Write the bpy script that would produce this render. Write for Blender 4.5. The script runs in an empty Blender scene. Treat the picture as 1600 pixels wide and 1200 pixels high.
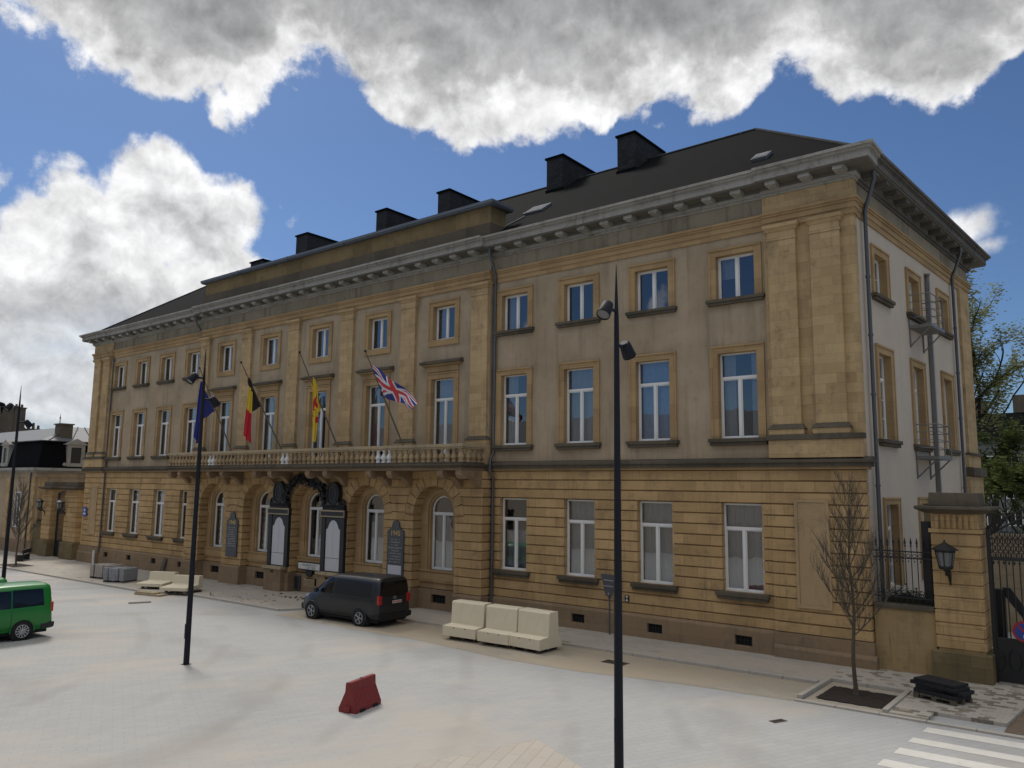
import bpy, bmesh, math, random
from mathutils import Matrix, Vector, noise
PI = math.pi
random.seed(7)
S = bpy.context.scene
COL = S.collection

# ------------------------------------------------------------------ camera
cam_d = bpy.data.cameras.new("camera")
cam = bpy.data.objects.new("camera", cam_d); COL.objects.link(cam); S.camera = cam
CX, CY, CZ, YAW, PIT, ROL, FPX = 34.9266466, -26.964832, 5.82901625, -0.674696241, 0.129569977, 0.0116244549, 1230.34716
cam_d.sensor_fit = 'HORIZONTAL'; cam_d.sensor_width = 36.0
cam_d.lens = FPX / 1600.0 * 36.0
cam_d.clip_start = 0.1; cam_d.clip_end = 2000
Fw = Vector((math.sin(YAW)*math.cos(PIT), math.cos(YAW)*math.cos(PIT), math.sin(PIT)))
Rt = Vector((math.cos(YAW), -math.sin(YAW), 0)); Up = Rt.cross(Fw)
R2 = Rt*math.cos(ROL) + Up*math.sin(ROL); U2 = -Rt*math.sin(ROL) + Up*math.cos(ROL)
mw = Matrix(((R2.x, U2.x, -Fw.x, CX), (R2.y, U2.y, -Fw.y, CY), (R2.z, U2.z, -Fw.z, CZ), (0, 0, 0, 1)))
cam.matrix_world = mw
S.render.resolution_x = 1024; S.render.resolution_y = 768
S.view_settings.view_transform = 'Standard'; S.view_settings.look = 'None'
S.view_settings.exposure = -0.17; S.view_settings.gamma = 1.0
S.view_settings.use_curve_mapping = False
S.cycles.use_denoising = True
S.cycles.max_bounces = 6; S.cycles.transparent_max_bounces = 10

# ------------------------------------------------------------------ node helpers
class NT:
    def __init__(s, nt): s.nt = nt; s.n = nt.nodes; s.l = nt.links
    def node(s, t, **kw):
        n = s.n.new(t)
        for k, v in kw.items(): setattr(n, k, v)
        return n
    def link(s, a, b): s.l.new(a, b)
    def put(s, sock, v):
        if isinstance(v, bpy.types.NodeSocket): s.l.new(v, sock)
        elif v is not None:
            if isinstance(v, (tuple, list)) and len(v) == 3 and sock.type == 'RGBA': v = (*v, 1)
            sock.default_value = v
    def math(s, op, a, b=None, c=None, clamp=False):
        n = s.node('ShaderNodeMath', operation=op, use_clamp=clamp)
        s.put(n.inputs[0], a)
        if b is not None: s.put(n.inputs[1], b)
        if c is not None: s.put(n.inputs[2], c)
        return n.outputs[0]
    def vmath(s, op, a, b=None, scale=None):
        n = s.node('ShaderNodeVectorMath', operation=op)
        s.put(n.inputs[0], a)
        if b is not None: s.put(n.inputs[1], b)
        if scale is not None: s.put(n.inputs[3], scale)
        return n.outputs['Value'] if op in ('DOT_PRODUCT', 'LENGTH', 'DISTANCE') else n.outputs[0]
    def noise(s, vec, scale, detail=4, rough=.55, out='Fac', w=0.0, dist=0.0):
        n = s.node('ShaderNodeTexNoise'); s.put(n.inputs['Vector'], vec)
        n.inputs['Scale'].default_value = scale; n.inputs['Detail'].default_value = detail
        n.inputs['Roughness'].default_value = rough; n.inputs['Distortion'].default_value = dist
        return n.outputs[out]
    def ramp(s, fac, stops, interp='LINEAR'):
        n = s.node('ShaderNodeValToRGB'); n.color_ramp.interpolation = interp
        cr = n.color_ramp
        while len(cr.elements) < len(stops): cr.elements.new(0.5)
        for e, (p, c) in zip(cr.elements, stops):
            e.position = p
            e.color = (c, c, c, 1) if isinstance(c, (int, float)) else (*c, 1)
        s.put(n.inputs[0], fac); return n.outputs[0]
    def mix(s, fac, a, b, mode='MIX'):
        n = s.node('ShaderNodeMix', data_type='RGBA', blend_type=mode)
        s.put(n.inputs[0], fac); s.put(n.inputs[6], a); s.put(n.inputs[7], b)
        return n.outputs[2]
    def maprange(s, v, a, b, c=0.0, d=1.0, smooth=False):
        n = s.node('ShaderNodeMapRange', clamp=True)
        if smooth: n.interpolation_type = 'SMOOTHSTEP'
        s.put(n.inputs[0], v); n.inputs[1].default_value = a; n.inputs[2].default_value = b
        n.inputs[3].default_value = c; n.inputs[4].default_value = d
        return n.outputs[0]
    def sep(s, v):
        n = s.node('ShaderNodeSeparateXYZ'); s.put(n.inputs[0], v); return n.outputs
    def comb(s, x, y, z):
        n = s.node('ShaderNodeCombineXYZ')
        for i, q in enumerate((x, y, z)): s.put(n.inputs[i], q)
        return n.outputs[0]

# ------------------------------------------------------------------ sky and sun
SUN_AZ, SUN_EL = math.radians(-70), math.radians(52)
W = bpy.data.worlds.new("World"); S.world = W; W.use_nodes = True
def build_world():
    t = NT(W.node_tree); t.n.clear()
    out = t.node('ShaderNodeOutputWorld')
    sky = t.node('ShaderNodeTexSky', sky_type='NISHITA')
    sky.sun_disc = False; sky.sun_elevation = SUN_EL; sky.sun_rotation = SUN_AZ
    sky.air_density = 1.0; sky.dust_density = 0.7; sky.ozone_density = 2.5; sky.altitude = 300
    d = t.node('ShaderNodeTexCoord').outputs['Generated']
    x, y, z = t.sep(d)
    az = t.math('MULTIPLY', t.math('ARCTAN2', x, y), 180/PI)
    el = t.math('MULTIPLY', t.math('ARCSINE', z), 180/PI)
    warp = t.node('ShaderNodeTexNoise'); t.put(warp.inputs['Vector'], d); warp.inputs['Scale'].default_value = 9; warp.inputs['Detail'].default_value = 4
    dw = t.vmath('ADD', d, t.vmath('SCALE', t.vmath('SUBTRACT', warp.outputs['Color'], (.5, .5, .5)), scale=.05))
    def bill(v):   # rounded billows: 1 minus folded noise, two octaves
        a = t.math('ABSOLUTE', t.math('SUBTRACT', t.noise(v, 7.0, 1.5, .5), .5))
        b = t.math('ABSOLUTE', t.math('SUBTRACT', t.noise(v, 19.0, 2, .5), .5))
        return t.math('ADD', t.math('MULTIPLY', a, 1.0), t.math('MULTIPLY', b, .45))
    nA = t.noise(d, 3.6, 5, .60)             # cloud masses
    nC = t.noise(t.vmath('ADD', d, (1.7, 5.2, 9.1)), 16.0, 8, .66)
    b0 = bill(dw)
    wob = t.math('ADD', t.math('ADD', t.math('MULTIPLY', t.math('SUBTRACT', nA, .5), 4.0), t.math('MULTIPLY', t.math('SUBTRACT', b0, .145), 9.5)),
                 t.math('MULTIPLY', t.math('SUBTRACT', nC, .5), 5.2))
    relief = t.math('SUBTRACT', bill(t.vmath('ADD', dw, (.004, 0, .016))), b0)
    def curve(pts, a0, a1, e0, e1):
        n = t.node('ShaderNodeFloatCurve'); c = n.mapping.curves[0]
        n.mapping.use_clip = False
        pts = sorted(pts)
        q = [((a-a0)/(a1-a0), (e-e0)/(e1-e0)) for a, e in pts]
        c.points[0].location = q[0]; c.points[1].location = q[-1]
        for p in q[1:-1]: c.points.new(*p)
        n.mapping.update()
        t.put(n.inputs['Value'], t.maprange(az, a0, a1))
        return t.math('MULTIPLY_ADD', n.outputs[0], e1-e0, e0)
    # underside line of the big cloud deck (azimuth, elevation in degrees)
    top = curve([(-100, 34), (-78, 29.0), (-73, 27.0), (-71, 25.7), (-68, 24.9), (-62, 24.6), (-59.3, 23.9), (-57.3, 25.6), (-54.8, 27.4), (-50, 26.6),
                 (-46.6, 24.6), (-41.3, 24.0), (-36, 23.9), (-31, 24.7), (-25.4, 25.2), (-22, 24.9), (-19, 26.8), (-17, 26.6),
                 (-15, 24.9), (-11, 24.2), (-8.2, 23.5), (-4.5, 25.2), (4, 27), (30, 40), (60, 52)], -100, 60, 0, 60)
    d1 = t.math('ADD', t.math('SUBTRACT', el, top), wob)
    # little cloud at the right
    def blob(a, e, ra, re):
        return t.math('MULTIPLY', t.math('SUBTRACT', 1.0, t.math('SQRT', t.math('ADD', t.math('POWER', t.math('DIVIDE', t.math('SUBTRACT', az, a), ra), 2.0),
                      t.math('POWER', t.math('DIVIDE', t.math('SUBTRACT', el, e), re), 2.0)))), re)
    d2 = blob(-60.4, 16.3, 4.2, 3.9)
    for q in ((-64.4, 18.0, 3.6, 4.6), (-68.6, 15.2, 5.0, 4.6), (-61.8, 10.6, 5.6, 5.0), (-71, 7.5, 14, 8.5), (-73.6, 17.8, 1.6, 1.4), (-84, 14, 10, 9), (-55.0, 17.9, 1.2, .7), (-40, 0, 60, 3.4)): d2 = t.math('MAXIMUM', d2, blob(*q))
    d2 = t.math('ADD', d2, t.math('MULTIPLY', wob, .75))
    d3 = t.math('ADD', t.math('MAXIMUM', blob(-8.3, 16.6, 2.6, 1.5), blob(-6.8, 15.3, 1.4, .7)), t.math('MULTIPLY', wob, .40))
    # scattered clouds behind the viewer; high unseen bank added to light facade and square
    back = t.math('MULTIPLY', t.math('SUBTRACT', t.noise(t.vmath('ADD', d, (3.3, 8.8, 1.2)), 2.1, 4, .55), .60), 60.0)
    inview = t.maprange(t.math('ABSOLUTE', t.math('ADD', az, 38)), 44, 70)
    back = t.math('ADD', back, t.maprange(el, 28, 44, 0, 9))  # closes the unseen sky overhead with added cloud to brighten facade and paving
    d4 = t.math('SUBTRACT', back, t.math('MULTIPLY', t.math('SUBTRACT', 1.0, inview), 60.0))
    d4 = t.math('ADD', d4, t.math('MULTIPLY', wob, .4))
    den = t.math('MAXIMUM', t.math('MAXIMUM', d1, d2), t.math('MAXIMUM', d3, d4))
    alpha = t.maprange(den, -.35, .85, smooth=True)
    # brightness: lit rims, grey bellies
    nD = t.noise(t.vmath('ADD', d, (2.2, 6.1, 3.3)), 5.0, 6, .60)
    nE = t.noise(t.vmath('ADD', d, (9.2, .1, 5.3)), 15, 5, .6)
    rel = t.math('MULTIPLY', relief, 1.1)
    mot = t.math('ADD', t.math('ADD', t.math('MULTIPLY', t.math('SUBTRACT', nD, .5), .80), t.math('MULTIPLY', t.math('SUBTRACT', nE, .5), .42)), rel)
    mid = t.math('MULTIPLY', t.maprange(t.math('ABSOLUTE', t.math('ADD', az, 36)), 0, 10, 1, 0, True), .12)
    br1 = t.ramp(t.math('SUBTRACT', t.math('ADD', t.math('DIVIDE', d1, 13.0), mot), mid),
                 [(0.0, (.86, .86, .87)), (.09, (.78, .78, .785)), (.24, (.50, .50, .505)), (.5, (.36, .363, .37)), (1.0, (.23, .233, .242))])
    br2 = t.ramp(t.math('ADD', t.math('ADD', t.math('DIVIDE', d2, 14.0), t.math('MULTIPLY', mot, .9)), t.maprange(el, 13, 4, 0, .22)),
                 [(0.0, (.88, .88, .89)), (.16, (.86, .865, .87)), (.34, (.60, .605, .615)), (.48, (.53, .54, .555)), (.62, (.70, .72, .74)), (1.0, (.58, .62, .68))])
    fv = t.vmath('ADD', dw, (4.4, 1.3, 7.7))
    r2 = t.math('SUBTRACT', t.noise(fv, 10.0, 6, .6), t.noise(t.vmath('ADD', fv, (.006, .002, .014)), 10.0, 6, .6))
    lit = t.math('ADD', 1.0, t.math('MULTIPLY', r2, 2.0), clamp=False)
    use1 = t.math('GREATER_THAN', d1, d2)
    br = t.mix(use1, br2, br1)
    br = t.mix(t.math('GREATER_THAN', d3, t.math('MAXIMUM', d1, d2)), br, (.80, .81, .83))
    br = t.mix(inview, br, t.mix(t.maprange(nD, .35, .65), (1.15, 1.13, 1.10), (.78, .78, .78)))  # out-of-view clouds set extra bright as fill light
    br = t.vmath('SCALE', br, scale=t.maprange(lit, .45, 1.5, .45, 1.5))
    # blue windows low in the left cumulus
    hole = t.math('MULTIPLY', t.maprange(t.noise(t.vmath('MULTIPLY', d, (1, 1, 3.5)), 4.0, 7, .6), .52, .66, smooth=True), t.maprange(el, 13, 4))
    alpha2 = t.math('MULTIPLY', alpha, t.math('SUBTRACT', 1.0, t.math('MULTIPLY', hole, .45)))
    tint = t.mix(1.0, sky.outputs[0], (0.76, .95, 1.20), 'MULTIPLY')
    b1 = t.node('ShaderNodeBackground'); t.put(b1.inputs[0], tint); b1.inputs[1].default_value = SKY_STRENGTH
    b2 = t.node('ShaderNodeBackground'); t.put(b2.inputs[0], br); b2.inputs[1].default_value = CLOUD_STRENGTH
    mx = t.node('ShaderNodeMixShader'); t.put(mx.inputs[0], alpha2); t.link(b1.outputs[0], mx.inputs[1]); t.link(b2.outputs[0], mx.inputs[2])
    t.link(mx.outputs[0], out.inputs[0])
SKY_STRENGTH, CLOUD_STRENGTH = 0.074, 1.12
build_world()
W.cycles.sampling_method = 'MANUAL'; W.cycles.sample_map_resolution = 512
sd = bpy.data.lights.new("sun", 'SUN'); sd.energy = 2.6; sd.angle = math.radians(14); sd.color = (1, .95, .88)
sun = bpy.data.objects.new("sun", sd); COL.objects.link(sun)
sdir = Vector((math.sin(SUN_AZ)*math.cos(SUN_EL), math.cos(SUN_AZ)*math.cos(SUN_EL), math.sin(SUN_EL)))
sun.rotation_euler = sdir.to_track_quat('Z', 'Y').to_euler(); sun.location = (0, 0, 60)

# ------------------------------------------------------------------ mesh helper
class MB:
    def __init__(s, M=None): s.v = []; s.f = []; s.mi = []; s.sm = []; s.M = M
    def add(s, verts, faces, mi=0, smooth=False):
        o = len(s.v)
        if s.M is not None: verts = [s.M @ Vector(p) for p in verts]
        s.v.extend(tuple(p) for p in verts)
        for f in faces: s.f.append(tuple(i+o for i in f)); s.mi.append(mi); s.sm.append(smooth)
        return s
    def box(s, x0, x1, y0, y1, z0, z1, mi=0):
        v = [(x0,y0,z0),(x1,y0,z0),(x1,y1,z0),(x0,y1,z0),(x0,y0,z1),(x1,y0,z1),(x1,y1,z1),(x0,y1,z1)]
        return s.add(v, [(0,3,2,1),(4,5,6,7),(0,1,5,4),(1,2,6,5),(2,3,7,6),(3,0,4,7)], mi)
    def frustum(s, b, t, mi=0):   # b=(x0,x1,y0,y1,z), t the same
        v = [(b[0],b[2],b[4]),(b[1],b[2],b[4]),(b[1],b[3],b[4]),(b[0],b[3],b[4]),(t[0],t[2],t[4]),(t[1],t[2],t[4]),(t[1],t[3],t[4]),(t[0],t[3],t[4])]
        return s.add(v, [(0,3,2,1),(4,5,6,7),(0,1,5,4),(1,2,6,5),(2,3,7,6),(3,0,4,7)], mi)
    def prism(s, pts, ax, a, b, mi=0, smooth=False):
        # ax 'y': pts (x,z); 'x': pts (y,z); 'z': pts (x,y)
        def P(p, t): return (p[0], t, p[1]) if ax == 'y' else ((t, p[0], p[1]) if ax == 'x' else (p[0], p[1], t))
        n = len(pts)
        A = sum(pts[i][0]*pts[(i+1)%n][1]-pts[(i+1)%n][0]*pts[i][1] for i in range(n))
        flip = (A < 0) ^ (ax == 'y')
        q = list(pts) if not flip else list(pts)[::-1]
        if a > b: a, b = b, a
        v = [P(p, a) for p in q] + [P(p, b) for p in q]
        f = [tuple(range(n))[::-1], tuple(range(n, 2*n))]
        s.add(v, f, mi)
        s.add(v, [(i, (i+1)%n, n+(i+1)%n, n+i) for i in range(n)], mi, smooth)
        return s
    def tube(s, pts, r, n=8, mi=0, cap=True, smooth=True):
        pts = [Vector(p) for p in pts]; m = len(pts)
        rs = r if isinstance(r, (list, tuple)) else [r]*m
        v = []; f = []; prev = None
        for i, p in enumerate(pts):
            d = (pts[min(i+1, m-1)]-pts[max(i-1, 0)])
            if d.length < 1e-9: d = Vector((0, 0, 1))
            d.normalize()
            if prev is None:
                a = d.cross(Vector((0, 0, 1)))
                if a.length < .1: a = d.cross(Vector((1, 0, 0)))
            else: a = prev - d*prev.dot(d)
            a.normalize(); b = d.cross(a); prev = a
            for k in range(n):
                t = 2*PI*k/n
                v.append(p + a*(rs[i]*math.cos(t)) + b*(rs[i]*math.sin(t)))
        for i in range(m-1):
            for k in range(n):
                f.append((i*n+k, i*n+(k+1)%n, (i+1)*n+(k+1)%n, (i+1)*n+k))
        s.add(v, f, mi, smooth)
        if cap: s.add(v[:n], [tuple(range(n))[::-1]], mi); s.add(v[-n:], [tuple(range(n))], mi)
        return s
    def lathe(s, prof, c=(0, 0, 0), n=12, mi=0, smooth=True, ax='z'):
        v = []; f = []
        for r, h in prof:
            for k in range(n):
                t = 2*PI*k/n
                q = (r*math.cos(t), r*math.sin(t), h)
                if ax == 'y': q = (q[0], q[2], q[1])
                elif ax == 'x': q = (q[2], q[0], q[1])
                v.append((c[0]+q[0], c[1]+q[1], c[2]+q[2]))
        m = len(prof)
        for i in range(m-1):
            for k in range(n):
                q = (i*n+k, i*n+(k+1)%n, (i+1)*n+(k+1)%n, (i+1)*n+k)
                f.append(q if ax != 'y' else q[::-1])
        s.add(v, f, mi, smooth)
        a = tuple(range(n)); 
        s.add(v[:n], [a[::-1] if ax != 'y' else a], mi); s.add(v[-n:], [a if ax != 'y' else a[::-1]], mi)
        return s
    def grid(s, P, mi=0, smooth=True, close=False):
        nr, nc = len(P), len(P[0])
        v = [p for r in P for p in r]
        f = [(i*nc+j, i*nc+(j+1)%nc, (i+1)*nc+(j+1)%nc, (i+1)*nc+j) for i in range(nr-1) for j in range(nc if close else nc-1)]
        return s.add(v, f, mi, smooth)
    def mesh(s, name, mats):
        me = bpy.data.meshes.new(name)
        me.from_pydata(s.v, [], s.f)
        for m in (mats if isinstance(mats, (list, tuple)) else [mats]): me.materials.append(m)
        me.polygons.foreach_set('material_index', s.mi); me.polygons.foreach_set('use_smooth', s.sm)
        me.update(); return me
    def build(s, name, mats, parent=None, bevel=0, loc=None, rz=0):
        o = bpy.data.objects.new(name, s.mesh(name, mats)); COL.objects.link(o)
        if parent is not None: o.parent = parent
        if loc is not None: o.location = loc
        if rz: o.rotation_euler = (0, 0, rz)
        if bevel:
            b = o.modifiers.new('bevel', 'BEVEL'); b.width = bevel; b.segments = 2; b.limit_method = 'ANGLE'; b.angle_limit = math.radians(40)
        return o
def thing(name, label, cat, loc=(0, 0, 0), rz=0, group=None):
    o = bpy.data.objects.new(name, None); COL.objects.link(o); o.location = loc; o.rotation_euler = (0, 0, rz)
    o.empty_display_size = .3
    return tag(o, label, cat, group)
def tag(o, label, cat, group=None):
    o['label'] = label; o['category'] = cat
    if group: o['group'] = group
    return o
def struct(o, kind='structure'): o['kind'] = kind; return o
def share(name, me, parent, loc=(0, 0, 0), rz=0, sc=None):
    o = bpy.data.objects.new(name, me); COL.objects.link(o); o.parent = parent; o.location = loc; o.rotation_euler = (0, 0, rz)
    if sc: o.scale = sc
    return o
def dup(root, loc, rz=0, label=None):
    r = root.copy(); COL.objects.link(r); r.location = loc; r.rotation_euler = (0, 0, rz)
    if label: r['label'] = label
    for ch in list(root.children):
        c = ch.copy(); COL.objects.link(c); c.parent = r
        for g in ch.children:
            d = g.copy(); COL.objects.link(d); d.parent = c
    return r
def GZ(x): return .05 + .0075*x
TXT = {}
def text_mesh(body, size, depth=.004):
    cu = bpy.data.curves.new('writing', 'FONT'); cu.body = body; cu.size = size; cu.extrude = depth
    cu.align_x = 'CENTER'; cu.align_y = 'CENTER'
    o = bpy.data.objects.new('writing', cu); COL.objects.link(o)
    dg = bpy.context.evaluated_depsgraph_get()
    me = bpy.data.meshes.new_from_object(o.evaluated_get(dg))
    bpy.data.objects.remove(o); return me
# ------------------------------------------------------------------ materials
def newmat(name):
    m = bpy.data.materials.new(name); m.use_nodes = True
    t = NT(m.node_tree); p = t.n['Principled BSDF']
    return m, t, p
def pos(t): return t.node('ShaderNodeNewGeometry').outputs['Position']
def plain(name, col, rough=.7, var=.12, scale=4.0, metal=0.0, bump=0.0, bscale=60, coat=0.0, spec=.5, obj=False):
    m, t, p = newmat(name)
    v = t.node('ShaderNodeTexCoord').outputs['Object'] if obj else pos(t)
    n = t.noise(v, scale, 5, .6)
    c = t.mix(n, tuple(k*(1-var) for k in col), tuple(min(1, k*(1+var)) for k in col))
    t.put(p.inputs['Base Color'], c); p.inputs['Roughness'].default_value = rough; p.inputs['Metallic'].default_value = metal
    p.inputs['Specular IOR Level'].default_value = spec
    if coat: p.inputs['Coat Weight'].default_value = coat; p.inputs['Coat Roughness'].default_value = .08
    if bump:
        b = t.node('ShaderNodeBump'); b.inputs['Strength'].default_value = bump; b.inputs['Distance'].default_value = .02
        t.put(b.inputs['Height'], t.noise(v, bscale, 4, .6)); t.link(b.outputs[0], p.inputs['Normal'])
    return m
def stone(name, c1, c2, row=.3875, width=.95, z0=1.48, stain=(.115, .088, .058), stain_amt=.72, joint=.008, bumpy=.45, streak=.8, mottle=.38):
    m, t, p = newmat(name)
    P = pos(t); x, y, z = t.sep(P)
    u = t.math('ADD', x, y)
    br = t.node('ShaderNodeTexBrick'); t.put(br.inputs['Vector'], t.comb(u, t.math('SUBTRACT', z, z0), 0.0))
    br.inputs['Color1'].default_value = (*c1, 1); br.inputs['Color2'].default_value = (*c2, 1)
    br.inputs['Mortar'].default_value = (*[k*.62 for k in c2], 1)
    br.inputs['Scale'].default_value = 1.0; br.inputs['Mortar Size'].default_value = joint; br.inputs['Mortar Smooth'].default_value = .3
    br.inputs['Brick Width'].default_value = width; br.inputs['Row Height'].default_value = row; br.inputs['Bias'].default_value = -.15
    # fine horizontal bedding of the sandstone
    bed = t.noise(t.comb(t.math('MULTIPLY', u, 1.2), 0.0, t.math('MULTIPLY', z, 16)), 1.0, 4, .6)
    big = t.noise(P, .45, 4, .6); mid = t.noise(P, 2.3, 5, .65)
    c = t.mix(t.math('MULTIPLY', bed, mottle), br.outputs[0], tuple(k*.55 for k in c2))
    c = t.mix(t.maprange(big, .42, .72, 0, .42), c, tuple(min(1, k*1.22) for k in c1))
    st = t.noise(t.comb(t.math('MULTIPLY', u, 2.6), 0.0, t.math('MULTIPLY', z, .28)), 1.0, 5, .65)
    stf = t.math('MULTIPLY', t.maprange(st, .52, .78, 0, streak), t.maprange(mid, .35, .65))
    c = t.mix(stf, c, stain)
    st2 = t.noise(t.comb(t.math('MULTIPLY', u, 7.5), 1.0, t.math('MULTIPLY', z, .55)), 1.0, 4, .6)
    c = t.mix(t.math('MULTIPLY', t.maprange(st2, .56, .74, 0, streak*.75), t.maprange(big, .38, .6)), c, stain)
    blot = t.noise(t.vmath('ADD', P, (31, 7, 3)), 1.1, 7, .7)
    c = t.mix(t.maprange(blot, .54, .74, 0, stain_amt*.75), c, tuple(k*1.25 for k in stain))
    c = t.mix(t.maprange(mid, .58, .80, 0, stain_amt), c, stain)
    t.put(p.inputs['Base Color'], c); p.inputs['Roughness'].default_value = .93; p.inputs['Specular IOR Level'].default_value = .2
    b = t.node('ShaderNodeBump'); b.inputs['Strength'].default_value = bumpy; b.inputs['Distance'].default_value = .02
    t.put(b.inputs['Height'], t.math('ADD', t.noise(P, 14, 6, .65), t.math('MULTIPLY', bed, .6))); t.link(b.outputs[0], p.inputs['Normal'])
    return m
MT = {}
MT['ochre'] = stone('ochre_sandstone', (.52, .352, .172), (.355, .232, .108), row=.3875, width=1.05, z0=1.475)
MT['ashlar'] = stone('ashlar_sandstone', (.51, .368, .198), (.37, .256, .132), row=.33, width=.72, z0=.1, joint=.005, streak=.5)
MT['trim'] = stone('window_trim_stone', (.43, .295, .150), (.31, .205, .105), row=.62, width=.8, z0=.3, joint=.004, streak=.2, stain_amt=.2)
MT['plinth'] = stone('plinth_stone', (.29, .205, .125), (.235, .165, .10), row=.55, width=1.3, z0=.03, stain=(.10, .085, .065), joint=.004, streak=.6)
MT['darkstone'] = stone('weathered_stone', (.135, .112, .082), (.085, .072, .054), row=2, width=1.6, z0=0, stain=(.045, .043, .036), stain_amt=.7, joint=.003, mottle=.5)
MT['mossy'] = stone('mossy_stone', (.22, .165, .085), (.14, .115, .06), row=.4, width=.7, z0=0, stain=(.06, .06, .04), stain_amt=.8, joint=.004, mottle=.6)
MT['palestone'] = stone('pale_carved_stone', (.42, .34, .22), (.34, .27, .175), row=4, width=4, z0=-1, stain=(.12, .105, .08), stain_amt=.7, joint=.0)
def plaster(name, col, patch, lighter, streakc, streak=.45, pscale=1.0):
    m, t, p = newmat(name)
    P = pos(t); x, y, z = t.sep(P); u = t.math('ADD', x, y)
    big = t.noise(P, .5, 5, .6); mid = t.noise(P, 3.0, 6, .65)
    c = t.mix(t.maprange(big, .35, .65), col, patch)
    # repaired rectangles in the render, each its own tone
    v1 = t.node('ShaderNodeTexBrick'); t.put(v1.inputs['Vector'], t.comb(t.math('ADD', u, .4), t.math('ADD', z, .7), 0.0))
    v1.inputs['Color1'].default_value = (0, 0, 0, 1); v1.inputs['Color2'].default_value = (1, 1, 1, 1); v1.inputs['Mortar'].default_value = (.2, .2, .2, 1)
    v1.inputs['Brick Width'].default_value = 1.71*pscale; v1.inputs['Row Height'].default_value = 2.6; v1.inputs['Mortar Size'].default_value = .0; v1.inputs['Scale'].default_value = 1
    v1.inputs['Bias'].default_value = -.45
    c = t.mix(t.math('MULTIPLY', v1.outputs[0], .38), c, lighter)
    st = t.noise(t.comb(t.math('MULTIPLY', u, 2.2), 0.0, t.math('MULTIPLY', z, .22)), 1.0, 6, .65)
    c = t.mix(t.maprange(st, .52, .75, 0, streak), c, streakc)
    c = t.mix(t.maprange(mid, .55, .8, 0, .4), c, streakc)
    st2 = t.noise(t.comb(t.math('MULTIPLY', u, 6.5), 1.0, t.math('MULTIPLY', z, .4)), 1.0, 5, .6)
    c = t.mix(t.math('MULTIPLY', t.maprange(st2, .55, .75, 0, streak*.8), t.maprange(big, .4, .62)), c, streakc)
    t.put(p.inputs['Base Color'], c); p.inputs['Roughness'].default_value = .95; p.inputs['Specular IOR Level'].default_value = .15
    b = t.node('ShaderNodeBump'); b.inputs['Strength'].default_value = .18; b.inputs['Distance'].default_value = .01
    t.put(b.inputs['Height'], t.noise(P, 30, 5, .6)); t.link(b.outputs[0], p.inputs['Normal'])
    return m
MT['plaster'] = plaster('cement_render', (.40, .315, .215), (.31, .24, .16), (.52, .425, .31), (.155, .122, .085), .6)
MT['sideplaster'] = plaster('pale_side_render', (.53, .46, .37), (.49, .42, .34), (.56, .48, .39), (.36, .30, .24), .3, 3)
MT['frieze'] = plaster('stained_frieze', (.31, .265, .19), (.23, .195, .14), (.40, .345, .26), (.10, .09, .068), .95, .7)
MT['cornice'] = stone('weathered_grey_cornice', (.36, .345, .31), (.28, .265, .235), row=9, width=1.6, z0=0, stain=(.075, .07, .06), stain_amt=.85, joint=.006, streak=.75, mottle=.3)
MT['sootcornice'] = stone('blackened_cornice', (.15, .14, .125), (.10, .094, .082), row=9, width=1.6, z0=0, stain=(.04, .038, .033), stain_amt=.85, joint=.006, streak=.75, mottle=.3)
MT['attic'] = stone('dull_attic_stone', (.235, .17, .085), (.16, .118, .06), row=.9, width=1.5, z0=0, stain=(.075, .06, .035), stain_amt=.8, joint=.006, streak=.8)
MT['baluster'] = stone('stained_baluster_stone', (.42, .31, .18), (.25, .18, .105), row=9, width=.37, z0=0, stain=(.07, .055, .035), stain_amt=.9, joint=0, streak=.8)
MT['corbel'] = stone('brown_corbel_stone', (.30, .21, .13), (.22, .15, .09), row=4, width=4, z0=-1, stain=(.10, .07, .045), stain_amt=.7, joint=0)
MT['panelstone'] = stone('smooth_panel_stone', (.45, .325, .185), (.40, .285, .155), row=4, width=4, z0=-1, joint=0, stain_amt=.4)
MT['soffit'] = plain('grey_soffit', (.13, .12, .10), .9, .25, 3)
MT['greylens'] = plain('grey_lamp_lens', (.16, .165, .17), .25, .1, 5)
MT['white'] = plain('white_window_frame', (.72, .72, .70), .45, .04, 3)
MT['iron'] = plain('black_iron', (.014, .015, .017), .5, .3, 8)
MT['lampsteel'] = plain('dark_blue_lamp_paint', (.010, .012, .018), .6, .15, 3, spec=.25)
MT['pipe'] = plain('grey_zinc_pipe', (.10, .108, .12), .45, .2, 3, metal=.6)
MT['zinc'] = plain('zinc_sheet', (.12, .135, .155), .6, .2, 2, metal=.3)
MT['zincroof'] = plain('pale_zinc_roof', (.11, .115, .125), .6, .15, 1.5)
MT['galv'] = plain('galvanised_steel', (.20, .20, .195), .5, .15, 5, metal=.5)
MT['dark'] = plain('dark_interior', (.012, .012, .013), .9)
MT['room'] = plain('dim_room', (.10, .095, .09), .95)
MT['bronze'] = plain('dark_bronze', (.018, .017, .016), .5, .4, 12, metal=.3, bump=.5, bscale=25)
MT['slateplaque'] = plain('slate_plaque', (.075, .080, .086), .6, .2, 4)
MT['gold'] = plain('gold_lettering', (.60, .42, .12), .45, .1, 5)
MT['paleletter'] = plain('pale_lettering', (.36, .36, .34), .7)
MT['marble'] = plain('pale_marble', (.52, .53, .55), .55, .06, 3)
MT['concrete'] = plain('cream_concrete', (.66, .59, .44), .85, .06, 3, bump=.12, bscale=40)
MT['wood'] = plain('grey_pallet_wood', (.10, .085, .062), .9, .35, 9)
MT['rubber'] = plain('black_rubber', (.010, .010, .012), .7, .3, 12, bump=.3)
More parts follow.
